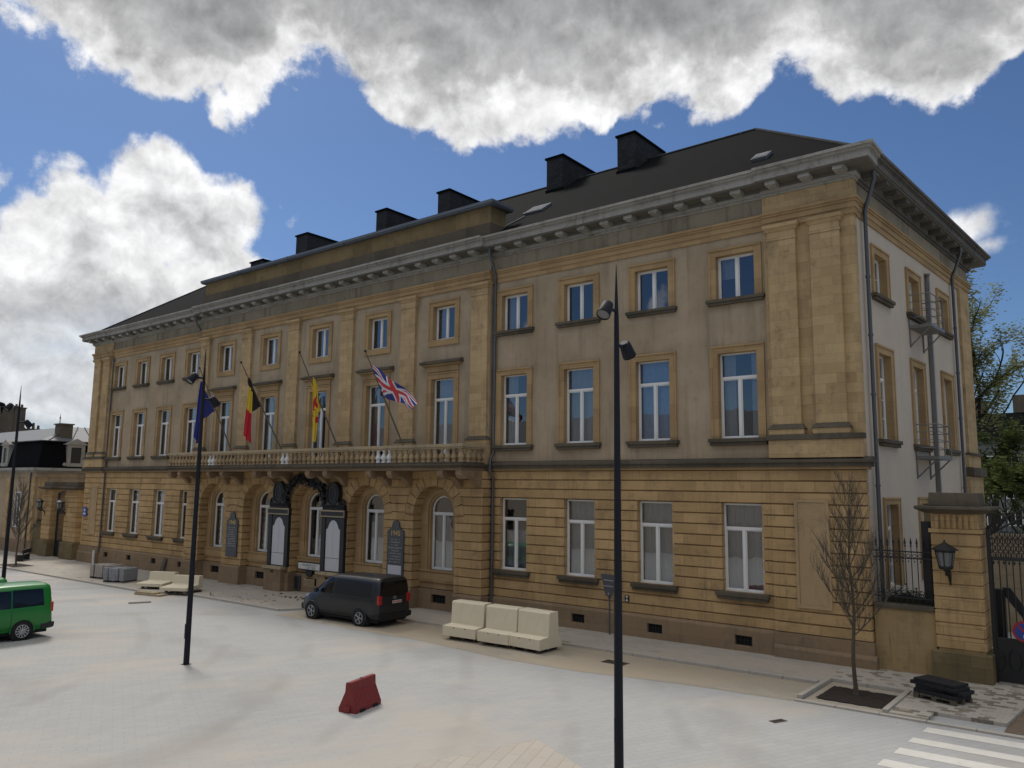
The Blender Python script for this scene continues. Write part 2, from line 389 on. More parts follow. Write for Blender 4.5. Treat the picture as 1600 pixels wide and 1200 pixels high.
MT['tyre'] = plain('tyre_rubber', (.012, .012, .012), .85)
MT['alloy'] = plain('alloy_rim', (.42, .42, .44), .35, .05, 4, metal=.7)
MT['hubcap'] = plain('silver_hubcap', (.50, .50, .52), .4, .05, 4, metal=.5)
MT['blackplastic'] = plain('black_plastic', (.016, .016, .018), .55)
MT['vanpaint'] = plain('charcoal_van_paint', (.011, .012, .014), .4, .1, 2, coat=.2)
MT['greenpaint'] = plain('green_van_paint', (.004, .175, .022), .35, .06, 2, coat=.3)
MT['vanroof'] = plain('charcoal_roof_paint', (.012, .013, .015), .45, .1, 2, spec=.3)
MT['redlamp'] = plain('red_lamp_lens', (.38, .012, .012), .25, .15, 20, coat=.4)
MT['numplate'] = plain('number_plate_white', (.52, .52, .50), .4)
MT['redplastic'] = plain('worn_red_plastic', (.20, .022, .022), .6, .35, 9, bump=.2, bscale=20)
MT['soil'] = plain('dark_soil', (.022, .014, .010), .98, .4, 14, bump=.9, bscale=30)
MT['bark'] = plain('grey_brown_bark', (.085, .066, .045), .95, .3, 14, bump=.5, bscale=30)
MT['twig'] = plain('young_twig', (.080, .066, .046), .9, .3, 6)
MT['darkbark'] = plain('dark_bark', (.028, .023, .018), .95, .3, 6)
MT['kerb'] = plain('granite_kerb', (.40, .37, .32), .9, .15, 6, bump=.2)
MT['paint'] = plain('white_road_paint', (.60, .58, .53), .85, .16, 5)
MT['rust'] = plain('rusty_cover', (.075, .055, .042), .8, .3, 10)
MT['brickpack'] = plain('grey_wrapped_blocks', (.17, .165, .16), .7, .3, 5)
MT['greydark'] = plain('dark_grey_sign_back', (.075, .078, .085), .55, .15, 4)
MT['signblue'] = plain('sign_blue', (.02, .05, .28), .5)
MT['signred'] = plain('sign_red', (.32, .02, .02), .5)
MT['signwhite'] = plain('sign_white', (.62, .62, .60), .5)
MT['signblack'] = plain('sign_black', (.012, .012, .012), .6)
MT['flagblack'] = plain('flag_black', (.022, .018, .016), .9)
MT['flagyellow'] = plain('flag_yellow', (.62, .44, .035), .9)
MT['flagred'] = plain('flag_red', (.48, .015, .035), .9)
MT['flagblue'] = plain('flag_blue', (.012, .022, .20), .9)
MT['ukblue'] = plain('flag_navy', (.028, .038, .19), .9)
MT['ukred'] = plain('flag_union_red', (.52, .05, .055), .9)
MT['ukwhite'] = plain('flag_white', (.62, .62, .66), .9)
MT['staff'] = plain('grey_flag_staff', (.10, .085, .07), .6)
MT['leafpot'] = plain('dark_shrub', (.03, .035, .015), .9, .5, 20)
def slate():
    m, t, p = newmat('roof_slate')
    P = pos(t); x, y, z = t.sep(P)
    br = t.node('ShaderNodeTexBrick'); t.put(br.inputs['Vector'], t.comb(t.math('ADD', x, t.math('MULTIPLY', y, .15)), t.math('MULTIPLY', z, 1.72), 0.0))
    br.inputs['Color1'].default_value = (.0055, .0058, .0068, 1); br.inputs['Color2'].default_value = (.0045, .005, .006, 1); br.inputs['Mortar'].default_value = (.0045, .005, .006, 1)
    br.inputs['Scale'].default_value = 1; br.inputs['Brick Width'].default_value = .26; br.inputs['Row Height'].default_value = .2; br.inputs['Mortar Size'].default_value = .012
    c = t.mix(t.maprange(t.noise(P, .6, 5, .6), .45, .7, 0, .6), br.outputs[0], (.0075, .0076, .008))
    t.put(p.inputs['Base Color'], c); p.inputs['Roughness'].default_value = .9; p.inputs['Specular IOR Level'].default_value = .05
    b = t.node('ShaderNodeBump'); b.inputs['Strength'].default_value = .5; b.inputs['Distance'].default_value = .015
    t.put(b.inputs['Height'], br.outputs['Fac']); b.invert = True; t.link(b.outputs[0], p.inputs['Normal'])
    return m
MT['slate'] = slate()
MT['chimneyslate'] = stone('chimney_slate', (.040, .042, .046), (.022, .023, .026), row=.17, width=.28, z0=0, stain=(.012, .012, .013), joint=.014, bumpy=.7)
MT['palesetts'] = plain('loose_pale_setts', (.40, .36, .30), .9, .2, 5)
def glass(name, refl=.0, tint=(.035, .04, .045)):
    m, t, p = newmat(name); t.n.remove(p)
    out = t.n['Material Output']
    fr = t.node('ShaderNodeFresnel'); fr.inputs[0].default_value = 1.5
    P = pos(t)
    wob = t.node('ShaderNodeBump'); wob.inputs['Strength'].default_value = .05; wob.inputs['Distance'].default_value = .05
    t.put(wob.inputs['Height'], t.noise(P, 1.2, 2, .5))
    gl = t.node('ShaderNodeBsdfGlossy'); gl.inputs['Roughness'].default_value = .015; gl.inputs[0].default_value = (.95, .97, 1, 1); t.link(wob.outputs[0], gl.inputs['Normal'])
    tr = t.node('ShaderNodeBsdfTransparent'); tr.inputs[0].default_value = (.84, .87, .88, 1)
    mx = t.node('ShaderNodeMixShader'); t.put(mx.inputs[0], t.math('MULTIPLY_ADD', fr.outputs[0], 1.5, .04 + refl, clamp=True))
    t.link(tr.outputs[0], mx.inputs[1]); t.link(gl.outputs[0], mx.inputs[2]); t.link(mx.outputs[0], out.inputs[0])
    return m
MT['glass'] = glass('window_glass', .09)
MT['vanglass'] = plain('tinted_van_glass', (.006, .007, .008), .06, .1, 2)
def curtain():
    m, t, p = newmat('net_curtain')
    P = pos(t); x, y, z = t.sep(P)
    f = t.noise(t.comb(t.math('MULTIPLY', t.math('ADD', x, y), 9), 0.0, t.math('MULTIPLY', z, .3)), 1.0, 3, .5)
    t.put(p.inputs['Base Color'], t.mix(f, (.28, .29, .295), (.50, .515, .52))); p.inputs['Roughness'].default_value = .95
    return m
MT['curtain'] = curtain()
MT['bluecurtain'] = plain('pale_blue_curtain', (.30, .42, .62), .95, .2, 6)
def paving(name, ang, bw, bh, c1, c2, joint, jointc, sandc, sand_lo, sand_hi, sand_max, marks=True, darkchip=0.0, sx=1.0):
    m, t, p = newmat(name)
    P = pos(t); x, y, z = t.sep(P)
    ca, sa = math.cos(ang), math.sin(ang)
    u = t.math('ADD', t.math('MULTIPLY', x, ca), t.math('MULTIPLY', y, sa))
    v = t.math('ADD', t.math('MULTIPLY', x, -sa), t.math('MULTIPLY', y, ca))
    br = t.node('ShaderNodeTexBrick'); t.put(br.inputs['Vector'], t.comb(u, v, 0.0))
    br.inputs['Color1'].default_value = (*c1, 1); br.inputs['Color2'].default_value = (*c2, 1); br.inputs['Mortar'].default_value = (*jointc, 1)
    br.inputs['Scale'].default_value = 1; br.inputs['Brick Width'].default_value = bw; br.inputs['Row Height'].default_value = bh
    br.inputs['Mortar Size'].default_value = joint; br.inputs['Mortar Smooth'].default_value = .4
    c = br.outputs[0]
    if darkchip:
        b2 = t.node('ShaderNodeTexBrick'); t.put(b2.inputs['Vector'], t.comb(u, v, 0.0))
        b2.inputs['Color1'].default_value = (0, 0, 0, 1); b2.inputs['Color2'].default_value = (1, 1, 1, 1); b2.inputs['Mortar'].default_value = (.3, .3, .3, 1)
        b2.inputs['Scale'].default_value = 1; b2.inputs['Brick Width'].default_value = bw; b2.inputs['Row Height'].default_value = bh; b2.inputs['Mortar Size'].default_value = joint
        zone = t.maprange(t.noise(P, .9, 3, .5), .38, .5)
        c = t.mix(t.math('MULTIPLY', t.maprange(b2.outputs[0], 1-darkchip, 1-darkchip+.05), zone), c, (.17, .145, .105))
    n1 = t.noise(t.comb(t.math('MULTIPLY', u, .55), t.math('MULTIPLY', v, 1.0), 0.0), .22*sx, 6, .6)
    n2 = t.noise(P, 3.5, 6, .65)
    c = t.mix(t.math('MULTIPLY', n2, .28), c, tuple(k*.78 for k in c2))
    sand = t.math('MULTIPLY', t.maprange(n1, sand_lo, sand_hi, smooth=True), t.maprange(n2, .28, .5, .55, 1.0))
    c = t.mix(t.math('MULTIPLY', sand, sand_max), c, sandc)
    if marks:   # tyre tracks and dust swirls left on the new paving
        w = t.node('ShaderNodeTexWave', wave_type='RINGS', rings_direction='Z'); t.put(w.inputs[0], t.vmath('ADD', P, (-9, 21, 0)))
        w.inputs['Scale'].default_value = .055; w.inputs['Distortion'].default_value = 9; w.inputs['Detail'].default_value = 3; w.inputs['Detail Scale'].default_value = .35
        k = t.math('MULTIPLY', t.maprange(w.outputs['Fac'], .80, .99), t.maprange(t.noise(P, .35, 4, .6), .42, .6, 0, .42))
        c = t.mix(k, c, (.29, .28, .26))
        w2 = t.node('ShaderNodeTexWave', wave_type='RINGS', rings_direction='Z'); t.put(w2.inputs[0], t.vmath('ADD', P, (6, 30, 0)))
        w2.inputs['Scale'].default_value = .11; w2.inputs['Distortion'].default_value = 5; w2.inputs['Detail'].default_value = 2; w2.inputs['Detail Scale'].default_value = .3
        c = t.mix(t.math('MULTIPLY', t.maprange(w2.outputs['Fac'], .88, 1.0), t.maprange(t.noise(P, .22, 3, .6), .45, .6, 0, .4)), c, (.30, .29, .27))
        k2 = t.maprange(t.noise(t.comb(t.math('MULTIPLY', u, .35), t.math('MULTIPLY', v, 1.6), 3.0), .8, 7, .7), .55, .75, 0, .28)
        c = t.mix(k2, c, (.31, .295, .27))
    t.put(p.inputs['Base Color'], c); p.inputs['Roughness'].default_value = .9; p.inputs['Specular IOR Level'].default_value = .25
    b = t.node('ShaderNodeBump'); b.inputs['Strength'].default_value = .35; b.inputs['Distance'].default_value = .012; b.invert = True
    t.put(b.inputs['Height'], br.outputs['Fac']); t.link(b.outputs[0], p.inputs['Normal'])
    return m
A65 = math.radians(65)
MT['square'] = paving('granite_setts', A65, .47, .20, (.415, .415, .408), (.388, .387, .382), .010, (.355, .345, .325), (.465, .42, .36), .48, .64, .75)
MT['triangle'] = paving('pink_granite_pavers', A65+PI/4, .9, .3, (.47, .435, .385), (.435, .40, .355), .012, (.32, .295, .255), (.48, .41, .33), .4, .65, .4, marks=False)
MT['pave'] = paving('pale_pavement_slabs', 0, .42, .28, (.43, .395, .345), (.37, .34, .295), .009, (.27, .245, .21), (.47, .41, .33), .45, .65, .55, marks=False, darkchip=.04)
MT['bay'] = paving('sandy_bay_paving', 0, .5, .25, (.40, .355, .285), (.355, .315, .255), .008, (.30, .26, .20), (.42, .35, .255), .42, .6, .75, marks=False)
MT['newpave'] = paving('unfinished_pavers', 0, .24, .19, (.46, .42, .36), (.42, .38, .325), .006, (.30, .26, .21), (.47, .41, .33), .5, .7, .3, marks=False, darkchip=.34, sx=2)
MT['dirt'] = plain('brown_dirt', (.17, .125, .085), .98, .3, 3, bump=.5, bscale=15)
MT['farground'] = plain('far_ground', (.25, .24, .22), .95, .2, .2)
# ================================================================== TOWN HALL
HALL = thing('town_hall', 'long three-storey sandstone town hall with slate hip roof and a balcony across its middle', 'town hall')
XW = [13.486+3.42*i for i in range(4)]
XWALL = [-x for x in XW[::-1]] + XW
XC = [-9.32, -4.66, 0, 4.66, 9.32]
PX = [-11.65, -6.99, -2.33, 2.33, 6.99, 11.65]
ZL = [1.13] + [1.475+.3875*i for i in range(13)] + [6.51]      # rustication joints
XCE, XP, XE = 12.25, 24.87, 27.95                                # centre edge, pavilion edge, end
YC, YCG = -.18, -.60                                             # centre wall plane upstairs / ground floor
G1 = (2.27, 5.33, .74)                                           # ground window sill, head, half width
F1 = (7.63, 10.75, .74); F2 = (12.75, 14.40, .74)

def holes(x0, x1, z0, z1, ops):
    """x intervals left solid between z0..z1 inside x0..x1"""
    cuts = sorted((a, b) for a, b, c, d in ops if d > z0+.05 and c < z1-.05 and b > x0 and a < x1)
    r = []; p = x0
    for a, b in cuts:
        if a > p: r.append((p, a))
        p = b
    if p < x1: r.append((p, x1))
    return r
def wall_grid(mb, x0, x1, z0, z1, y0, y1, ops, mi=0):
    xs = sorted({x0, x1, *[o[0] for o in ops if x0 < o[0] < x1], *[o[1] for o in ops if x0 < o[1] < x1]})
    for a, b in zip(xs, xs[1:]):
        col = sorted((c, d) for A, B, c, d in ops if A <= a+1e-6 and B >= b-1e-6)
        p = z0
        for c, d in col:
            if c > p: mb.box(a, b, y0, y1, p, min(c, z1), mi)
            p = max(p, d)
        if p < z1: mb.box(a, b, y0, y1, p, z1, mi)

ops_g = [(x-G1[2], x+G1[2], G1[0], G1[1]) for x in XWALL]
ops_1 = [(x-F1[2], x+F1[2], F1[0], F1[1]) for x in XWALL]
ops_2 = [(x-F2[2], x+F2[2], F2[0], F2[1]) for x in XWALL]
ops_c1 = [(x-.74, x+.74, 6.78, 10.88) for x in XC]
ops_c2 = [(x-.72, x+.72, 12.75, 14.40) for x in XC]
vx = [x+.0 for x in XWALL]
ops_v = [(x-.31, x+.31, .50, .83) for x in vx]

# ---- ground floor rustication of the wings and end pavilions
g = .024
for sx in (-1, 1):
    mb = MB()
    xa, xb = (XCE, XP) if sx > 0 else (-XP, -XCE)
    for z0, z1 in zip(ZL, ZL[1:]):
        for a, b in holes(xa, xb, z0, z1, ops_g): mb.box(a, b, 0, .30, z0+g, z1-g)
        pa, pb = (XP, XE) if sx > 0 else (-XE, -XP)
        mb.box(pa, pb, -.10, .26, z0+g, z1-g)
    wall_grid(mb, xa, xb, 1.0, 6.51, .075, .28, [(a-.02, b+.02, c-.0, d+.02) for a, b, c, d in ops_g])
    pa, pb = (XP-.01, XE-.07) if sx > 0 else (-XE+.07, -XP+.01)
    mb.box(pa, pb, -.025, .22, 1.0, 6.50)
    # framed smooth panel on the pavilion
    c = 26.22*sx; pn = MB()
    mb.box(c-.56, c+.56, -.125, -.02, 1.98, 5.52); mb.box(c-.46, c+.46, -.118, -.10, 2.08, 5.42)
    for q0, q1, w0, w1 in ((c-.56, c-.46, 1.98, 5.52), (c+.46, c+.56, 1.98, 5.52), (c-.46, c+.46, 1.98, 2.08), (c-.46, c+.46, 5.42, 5.52)):
        pn.box(q0, q1, -.158, -.122, w0, w1)
    pn.box(c-.455, c+.455, -.134, -.1255, 2.085, 5.415)
    mb.build('rusticated_wall', MT['ochre'], HALL, bevel=.012)
    pn.build('wall_panel', MT['panelstone'], HALL, bevel=.008)

# ---- centre ground floor: piers, niches and voussoirs
RN, ZS, RV = 1.33, 4.50, 1.86
def xh(z, R): return R if z <= ZS else (math.sqrt(max(0, R*R-(z-ZS)**2)))
mb = MB()
def pier(z0, z1, xl, xr, y0, y1):
    n = 5; zz = [z0+(z1-z0)*i/n for i in range(n+1)]
    pts = [(xl(z), z) for z in zz] + [(xr(z), z) for z in zz[::-1]]
    if min(xr(z)-xl(z) for z in zz) < .02: return
    mb.prism(pts, 'y', y0, y1)
for z0, z1 in zip(ZL, ZL[1:]):
    a, b = z0+g, z1-g
    R = lambda z: (RN if z <= ZS-.05 else max(xh(z, RV)+.012, 0.0))
    for i in range(-1, 5):
        if i == -1: xl = lambda z: -XCE; xr = lambda z: XC[0]-R(z)
        elif i == 4: xl = lambda z: XC[4]+R(z); xr = lambda z: XCE
        else: xl = lambda z, i=i: XC[i]+R(z); xr = lambda z, i=i: XC[i+1]-R(z)
        pier(a, b, xl, xr, YCG, -.02)
    Rb = lambda z: (RN+.07 if z <= ZS else xh(z, RV-.2)+.0)
    for i in range(-1, 5):
        if i == -1: xl = lambda z: -XCE+.07; xr = lambda z: XC[0]-Rb(z)
        elif i == 4: xl = lambda z: XC[4]+Rb(z); xr = lambda z: XCE-.07
        else: xl = lambda z, i=i: XC[i]+Rb(z); xr = lambda z, i=i: XC[i+1]-Rb(z)
        pier(z0, z1, xl, xr, YCG+.07, -.0)
for xc in XC:
    nv = 11
    for k in range(nv):
        a0, a1 = PI*k/nv+.013, PI*(k+1)/nv-.013
        key = (k == nv//2); ro = RV + (.16 if key else 0)
        pts = [(xc+r*math.cos(t), ZS+r*math.sin(t)) for r, t in ((RN, a0), (ro, a0), (ro, (a0+a1)/2), (ro, a1), (RN, a1), (RN, (a0+a1)/2))]
        mb.prism(pts, 'y', YCG-(.02 if key else 0), -.02)
    seg = 24
    for k in range(seg):
        a0, a1 = PI*k/seg, PI*(k+1)/seg
        mb.prism([(xc+r*math.cos(t), ZS+r*math.sin(t)) for r, t in ((RN+.065, a0), (RV-.02, a0), (RV-.02, a1), (RN+.065, a1))], 'y', YCG+.07, -.01)
mb.build('arcade_wall', MT['ochre'], HALL, bevel=.012)
mb = MB()
AR, AZ = .72, 4.66
for xc in XC:
    n = 24
    # back of niche round the arched opening
    outer = [(xc-RN-.05, 1.13)] + [(xc-(RN+.05)*math.cos(PI*k/n), ZS+(RN+.05)*math.sin(PI*k/n)) for k in range(n+1)] + [(xc+RN+.05, 1.13)]
    inner = [(xc-AR, 1.97)] + [(xc-AR*math.cos(PI*k/n), AZ+AR*math.sin(PI*k/n)) for k in range(n+1)] + [(xc+AR, 1.97)]
    m = len(outer)
    v = [(p[0], -.05, p[1]) for p in outer] + [(p[0], -.05, p[1]) for p in inner] + [(p[0], .20, p[1]) for p in inner]
    mb.add(v, [(i, m+i, m+i+1, i+1) for i in range(m-1)] + [(m+i, 2*m+i, 2*m+i+1, m+i+1) for i in range(m-1)] + [(0, m-1, 2*m-1, m)])
    # moulded band
    in2 = [(xc-AR-.10, 1.97)] + [(xc-(AR+.10)*math.cos(PI*k/n), AZ+(AR+.10)*math.sin(PI*k/n)) for k in range(n+1)] + [(xc+AR+.10, 1.97)]
    ou2 = [(xc-AR-.30, 1.97)] + [(xc-(AR+.30)*math.cos(PI*k/n), AZ+(AR+.30)*math.sin(PI*k/n)) for k in range(n+1)] + [(xc+AR+.30, 1.97)]
    for k in range(m-1):
        mb.prism([ou2[k], ou2[k+1], in2[k+1], in2[k]], 'y', -.11, -.053)
    mb.box(xc-RN, xc+RN, -.20, -.06, 1.90, 1.97); mb.box(xc-RN, xc+RN, -.14, -.055, 1.42, 1.90)
    mb.box(xc-.95, xc+.95, -.16, -.14, 1.50, 1.82)
mb.build('window_niche', MT['trim'], HALL)

# ---- plinth with its cellar openings
mb = MB()
for sx in (-1, 1):
    xa, xb = (XCE, XP) if sx > 0 else (-XP, -XCE)
    wall_grid(mb, xa, xb, -.8, 1.02, -.09, .30, ops_v)
    mb.prism([(-.09, 1.02), (0.0, 1.13), (.3, 1.13), (.3, 1.02)], 'x', xa, xb)
    pa, pb = (XP, XE+.12) if sx > 0 else (-XE-.12, -XP)
    mb.box(pa, pb, -.24, .40, -.8, .62); mb.prism([(-.24, .62), (-.17, .74), (.40, .74), (.40, .62)], 'x', pa, pb)
    pb2, pa2 = (XE+.05, XP) if sx > 0 else (-XP, -XE-.05)
    mb.box(min(pa2, pb2), max(pa2, pb2), -.16, .30, .74, 1.13)
cv = [(x-.45, x+.45, .5, .88) for x in XC]
wall_grid(mb, -XCE, XCE, -.8, 1.10, -.18, .2, cv)
for a, b in [(-XCE-.06, XC[0]-RN)] + [(XC[i]+RN, XC[i+1]-RN) for i in range(4)] + [(XC[4]+RN, XCE+.06)]:
    mb.box(a, b, YCG-.10, -.17, -.8, 1.02); mb.prism([(YCG-.10, 1.02), (YCG-.01, 1.125), (-.17, 1.125), (-.17, 1.02)], 'x', a, b)
mb.build('plinth', MT['plinth'], HALL, bevel=.012)
# grilles in the cellar openings
def vent(xc, w, z0, z1, y, mats=('iron', 'dark')):
    m = MB(); m.box(xc-w, xc+w, y+.14, y+.16, z0, z1, 1)
    n = 5
    for k in range(n): 
        x = xc-w+2*w*(k+.5)/n; m.box(x-.012, x+.012, y+.09, y+.115, z0, z1, 0)
    m.box(xc-w, xc+w, y+.115, y+.135, (z0+z1)/2-.012, (z0+z1)/2+.012, 0)
    m.build('cellar_grille', [MT[q] for q in mats], HALL)
for x in vx: vent(x, .31, .50, .83, -.09)
for x in XC:
    if abs(x) > .1: vent(x, .45, .5, .88, -.18)
m = MB(); m.box(-.55, .33, -.205, -.185, .44, .85, 0)
for k in range(9): m.box(-.50+.088*k, -.465+.088*k, -.235, -.205, .50, .80, 0)
m.build('vent_plate', [MT['palestone']], HALL)

# ---- upper walls
mb = MB()
for sx in (-1, 1):
    xa, xb = (XCE, XP+.05) if sx > 0 else (-XP-.05, -XCE)
    wall_grid(mb, xa, xb, 6.51, 15.10, 0, .30, ops_1+ops_2)
wall_grid(mb, -XCE+.05, XCE-.05, 6.40, 15.10, YC, .20, ops_c1+ops_c2)
mb.build('rendered_wall', MT['plaster'], HALL)
for sx in (-1, 1):
    mb = MB()
    pa, pb = (XP+.02, XE) if sx > 0 else (-XE, -XP-.02)
    mb.box(pa, pb, -.09, .26, 6.51, 15.05)
    mb.build('corner_pier', MT['ashlar'], HALL)

# ---- pilasters
def pilaster(xc, w, yw, zb, ped=True):
    """shaft against the wall plane yw; zb = top of its base"""
    m = MB(); h = w/2; y = yw-.16
    m.box(xc-h, xc+h, y, yw+.05, zb, 14.52, 0)
    m.box(xc-h-.03, xc+h+.03, y-.03, yw+.05, 14.52, 14.60, 0)         # astragal
    m.box(xc-h+.0, xc+h-.0, y-.004, yw+.05, 14.60, 14.84, 0)
    m.frustum((xc-h-.02, xc+h+.02, y-.02, yw+.05, 14.84), (xc-h-.11, xc+h+.11, y-.11, yw+.05, 14.96), 0)
    m.box(xc-h-.13, xc+h+.13, y-.13, yw+.05, 14.96, 15.095, 0)
    m.box(xc-h-.10, xc+h+.10, y-.10, yw+.05, zb-.36, zb-.17, 0)       # plinth block
    m.frustum((xc-h-.15, xc+h+.15, y-.15, yw+.05, zb-.17), (xc-h-.02, xc+h+.02, y-.03, yw+.05, zb), 1)
    return m.build('pilaster', [MT['ashlar'], MT['darkstone']], HALL, bevel=.01)
for x in PX: pilaster(x, 1.0, YC, 8.06)
for sx in (-1, 1):
    pilaster(sx*25.55, .98, -.09, 8.04); pilaster(sx*27.02, .98, -.09, 8.04)
    m = MB()
    a, b = (24.92, 27.98) if sx > 0 else (-27.98, -24.92)
    m.box(a, b, -.33, -.08, 6.90, 7.50, 0); m.box(a-.06, b+.06, -.40, -.08, 7.50, 7.675, 1)
    m.build('pedestal', [MT['ashlar'], MT['darkstone']], HALL, bevel=.012)
for x in PX:
    m = MB(); m.box(x-.62, x+.62, YC-.30, YC+.05, 6.79, 7.695); m.build('pedestal', MT['ashlar'], HALL)

# ---- string course
mb = MB()
def string(a, b, o, ea=0, eb=0, M=None, dz=0):
    m = mb; m.M = M
    for z0, z1, pj, mi in ((6.51, 6.60, .10, 0), (6.60, 6.74, .20, 1), (6.74, 6.82, .27, 1)):
        m.box(a-ea*pj, b+eb*pj, -(o+pj), .28, z0+dz, z1+dz, mi)
    v0 = -(o+.25)
    m.prism([(v0, 6.82+dz), (-(o+.02), 6.93+dz), (.2, 6.93+dz), (.2, 6.82+dz)], 'x', a-ea*.25, b+eb*.25, 1)
    m.M = None
string(XCE+.02, XP+.02, .0); string(XP, XE, .11, 0, 1)
mb.build('string_course', [MT['trim'], MT['darkstone']], HALL)
mb = MB(); string(-XP-.02, -XCE-.02, .0); string(-XE, -XP, .11, 1, 0)
mb.build('string_course', [MT['trim'], MT['darkstone']], HALL)

# ---- side wall, 4 degrees off square
kx = .068; L = math.hypot(kx, 1)
MS = Matrix(((kx/L, -1/L, 0, 27.90), (1/L, kx/L, 0, 0), (0, 0, 1, 0), (0, 0, 0, 1)))
SW = [2.50, 6.42, 10.62]; SEND = 15.2
so = []
for s in SW: so += [(s-.65, s+.65, 7.58, 10.58), (s-.65, s+.65, 12.62, 14.12)]
for s in SW[:2]: so += [(s-.62, s+.62, 2.62, 5.38)]
mb = MB(MS); wall_grid(mb, .20, SEND-.1, -.8, 15.05, 0, .35, so); mb.build('side_wall', MT['sideplaster'], HALL)
mb = MB(MS)
mb.box(13.25, 14.85, -.12, .3, 7.55, 15.04); mb.box(12.9, SEND+.1, -.16, .3, -.8, 6.5); mb.box(13.0, SEND, -.13, .31, 6.92, 7.45)
mb.box(12.95, SEND+.15, -.32, .3, 6.52, 6.90, 1); mb.box(13.0, SEND+.06, -.22, .29, 7.45, 7.56, 1)
mb.build('rear_pilaster', [MT['ashlar'], MT['darkstone']], HALL)
mb = MB(); mb.box(-XE, -XE+.3, .262, 15.2, -.8, 15.05); mb.box(-XE+.3, 28.6, 15.0, 15.3, -.8, 15.05)
mb.build('rear_wall', MT['sideplaster'], HALL)
# dim rooms behind the glass
mb = MB(); mb.box(-XE+.4, 27.3, 3.4, 3.5, 0, 16.3); mb.box(-XE+.4, 27.4, .75, 3.4, 6.05, 6.35); mb.box(-XE+.4, 27.4, .75, 3.4, 11.5, 11.8); mb.box(-XE+.4, 27.2, .75, 3.4, 16.0, 16.3)
for x in (-25.3, -22.0, -18.6, -15.2, -11.9, -7, -2.33, 2.33, 7, 11.9, 15.2, 18.6, 22.0): mb.box(x-.06, x+.06, .7, 3.4, 0, 16.3)
mb.build('partition', MT['room'], HALL)

# ---- entablature and cornice
LAY = [(15.03, 15.24, .05, 0), (15.24, 15.44, .085, 0), (15.44, 15.52, .13, 0), (15.52, 15.61, .17, 0),
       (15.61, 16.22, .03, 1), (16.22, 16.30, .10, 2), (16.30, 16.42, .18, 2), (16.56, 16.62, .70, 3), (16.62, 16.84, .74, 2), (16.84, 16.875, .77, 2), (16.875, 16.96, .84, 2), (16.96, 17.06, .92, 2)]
ent = MB(); fri = MB(); cor = MB()
def run(a, b, o, ea=0, eb=0, M=None, dz=0, pav=False):
    for z0, z1, pj, mi in LAY:
        m = ent if mi == 0 else (fri if mi == 1 else cor)
        m.M = M
        q = (0 if pav else 1) if mi == 1 else (0 if mi != 3 else 1)
        m.box(a-ea*pj, b+eb*pj, -(o+pj), .28, z0+dz, z1+dz, q)
    cor.M = M; cor.box(a-ea*.18, b+eb*.18, -(o+.18), .28, 16.42+dz, 16.558+dz, 1)
    ent.M = fri.M = cor.M = None
run(-XE, -XP, .10, 1, 0, pav=True); run(-XP, -XCE, 0); run(-XCE, XCE, .20); run(XCE, XP, 0); run(XP, XE, .10, 0, 1, pav=True)
ent.build('architrave', MT['trim'], HALL); fri.build('frieze', [MT['ashlar'], MT['frieze']], HALL)
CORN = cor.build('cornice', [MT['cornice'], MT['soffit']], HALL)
ent = MB(); fri = MB(); cor = MB()
run(.285, SEND, 0, 0, 1, MS, -.003)
ent.build('architrave', MT['trim'], HALL); fri.build('frieze', [MT['ashlar'], MT['frieze']], HALL)
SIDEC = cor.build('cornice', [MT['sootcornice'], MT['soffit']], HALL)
mm = MB(); mm.box(-.19, .19, .03, .52, .01, .135); mm.box(-.15, .15, .10, .52, -.03, .01); me = mm.mesh('modillion', MT['cornice'])
def modil(x, o): share('modillion', me, CORN, (x, -(o+.66), 16.423))
for k in range(11):
    for sx in (-1, 1): modil(sx*(12.95+1.112*k), 0)
for k in range(21): modil((k-10)*1.15, .20)
for sx in (-1, 1):
    for x in (25.4, 26.55, 27.7): modil(sx*x, .10)
rzs = math.atan2(1, kx); me = mm.mesh('modillion', MT['sootcornice'])
for k in range(13):
    p = MS @ Vector((.75+1.12*k, -.66, 16.42)); share('modillion', me, SIDEC, p, rzs)

# ---- attic parapet over the centre
m = MB(); m.box(-12.2, 12.2, -.28, .9, 17.06, 17.92, 1); m.box(-12.15, 12.15, -.22, .9, 17.92, 18.72, 0)
m.box(12.16, 12.195, .0, .8, 17.93, 18.05, 0)
PAR = m.build('parapet', [MT['attic'], MT['darkstone']], HALL)
m = MB(); m.box(-12.42, 12.42, -.44, 1.1, 18.72, 18.79); m.box(-12.46, 12.46, -.49, 1.14, 18.79, 18.93)
for x in (-8.2, -3.1, 1.9, 6.8): m.box(x-.02, x+.02, -.50, 1.0, 18.70, 18.945)
m.build('parapet_cap', MT['zinc'], PAR)

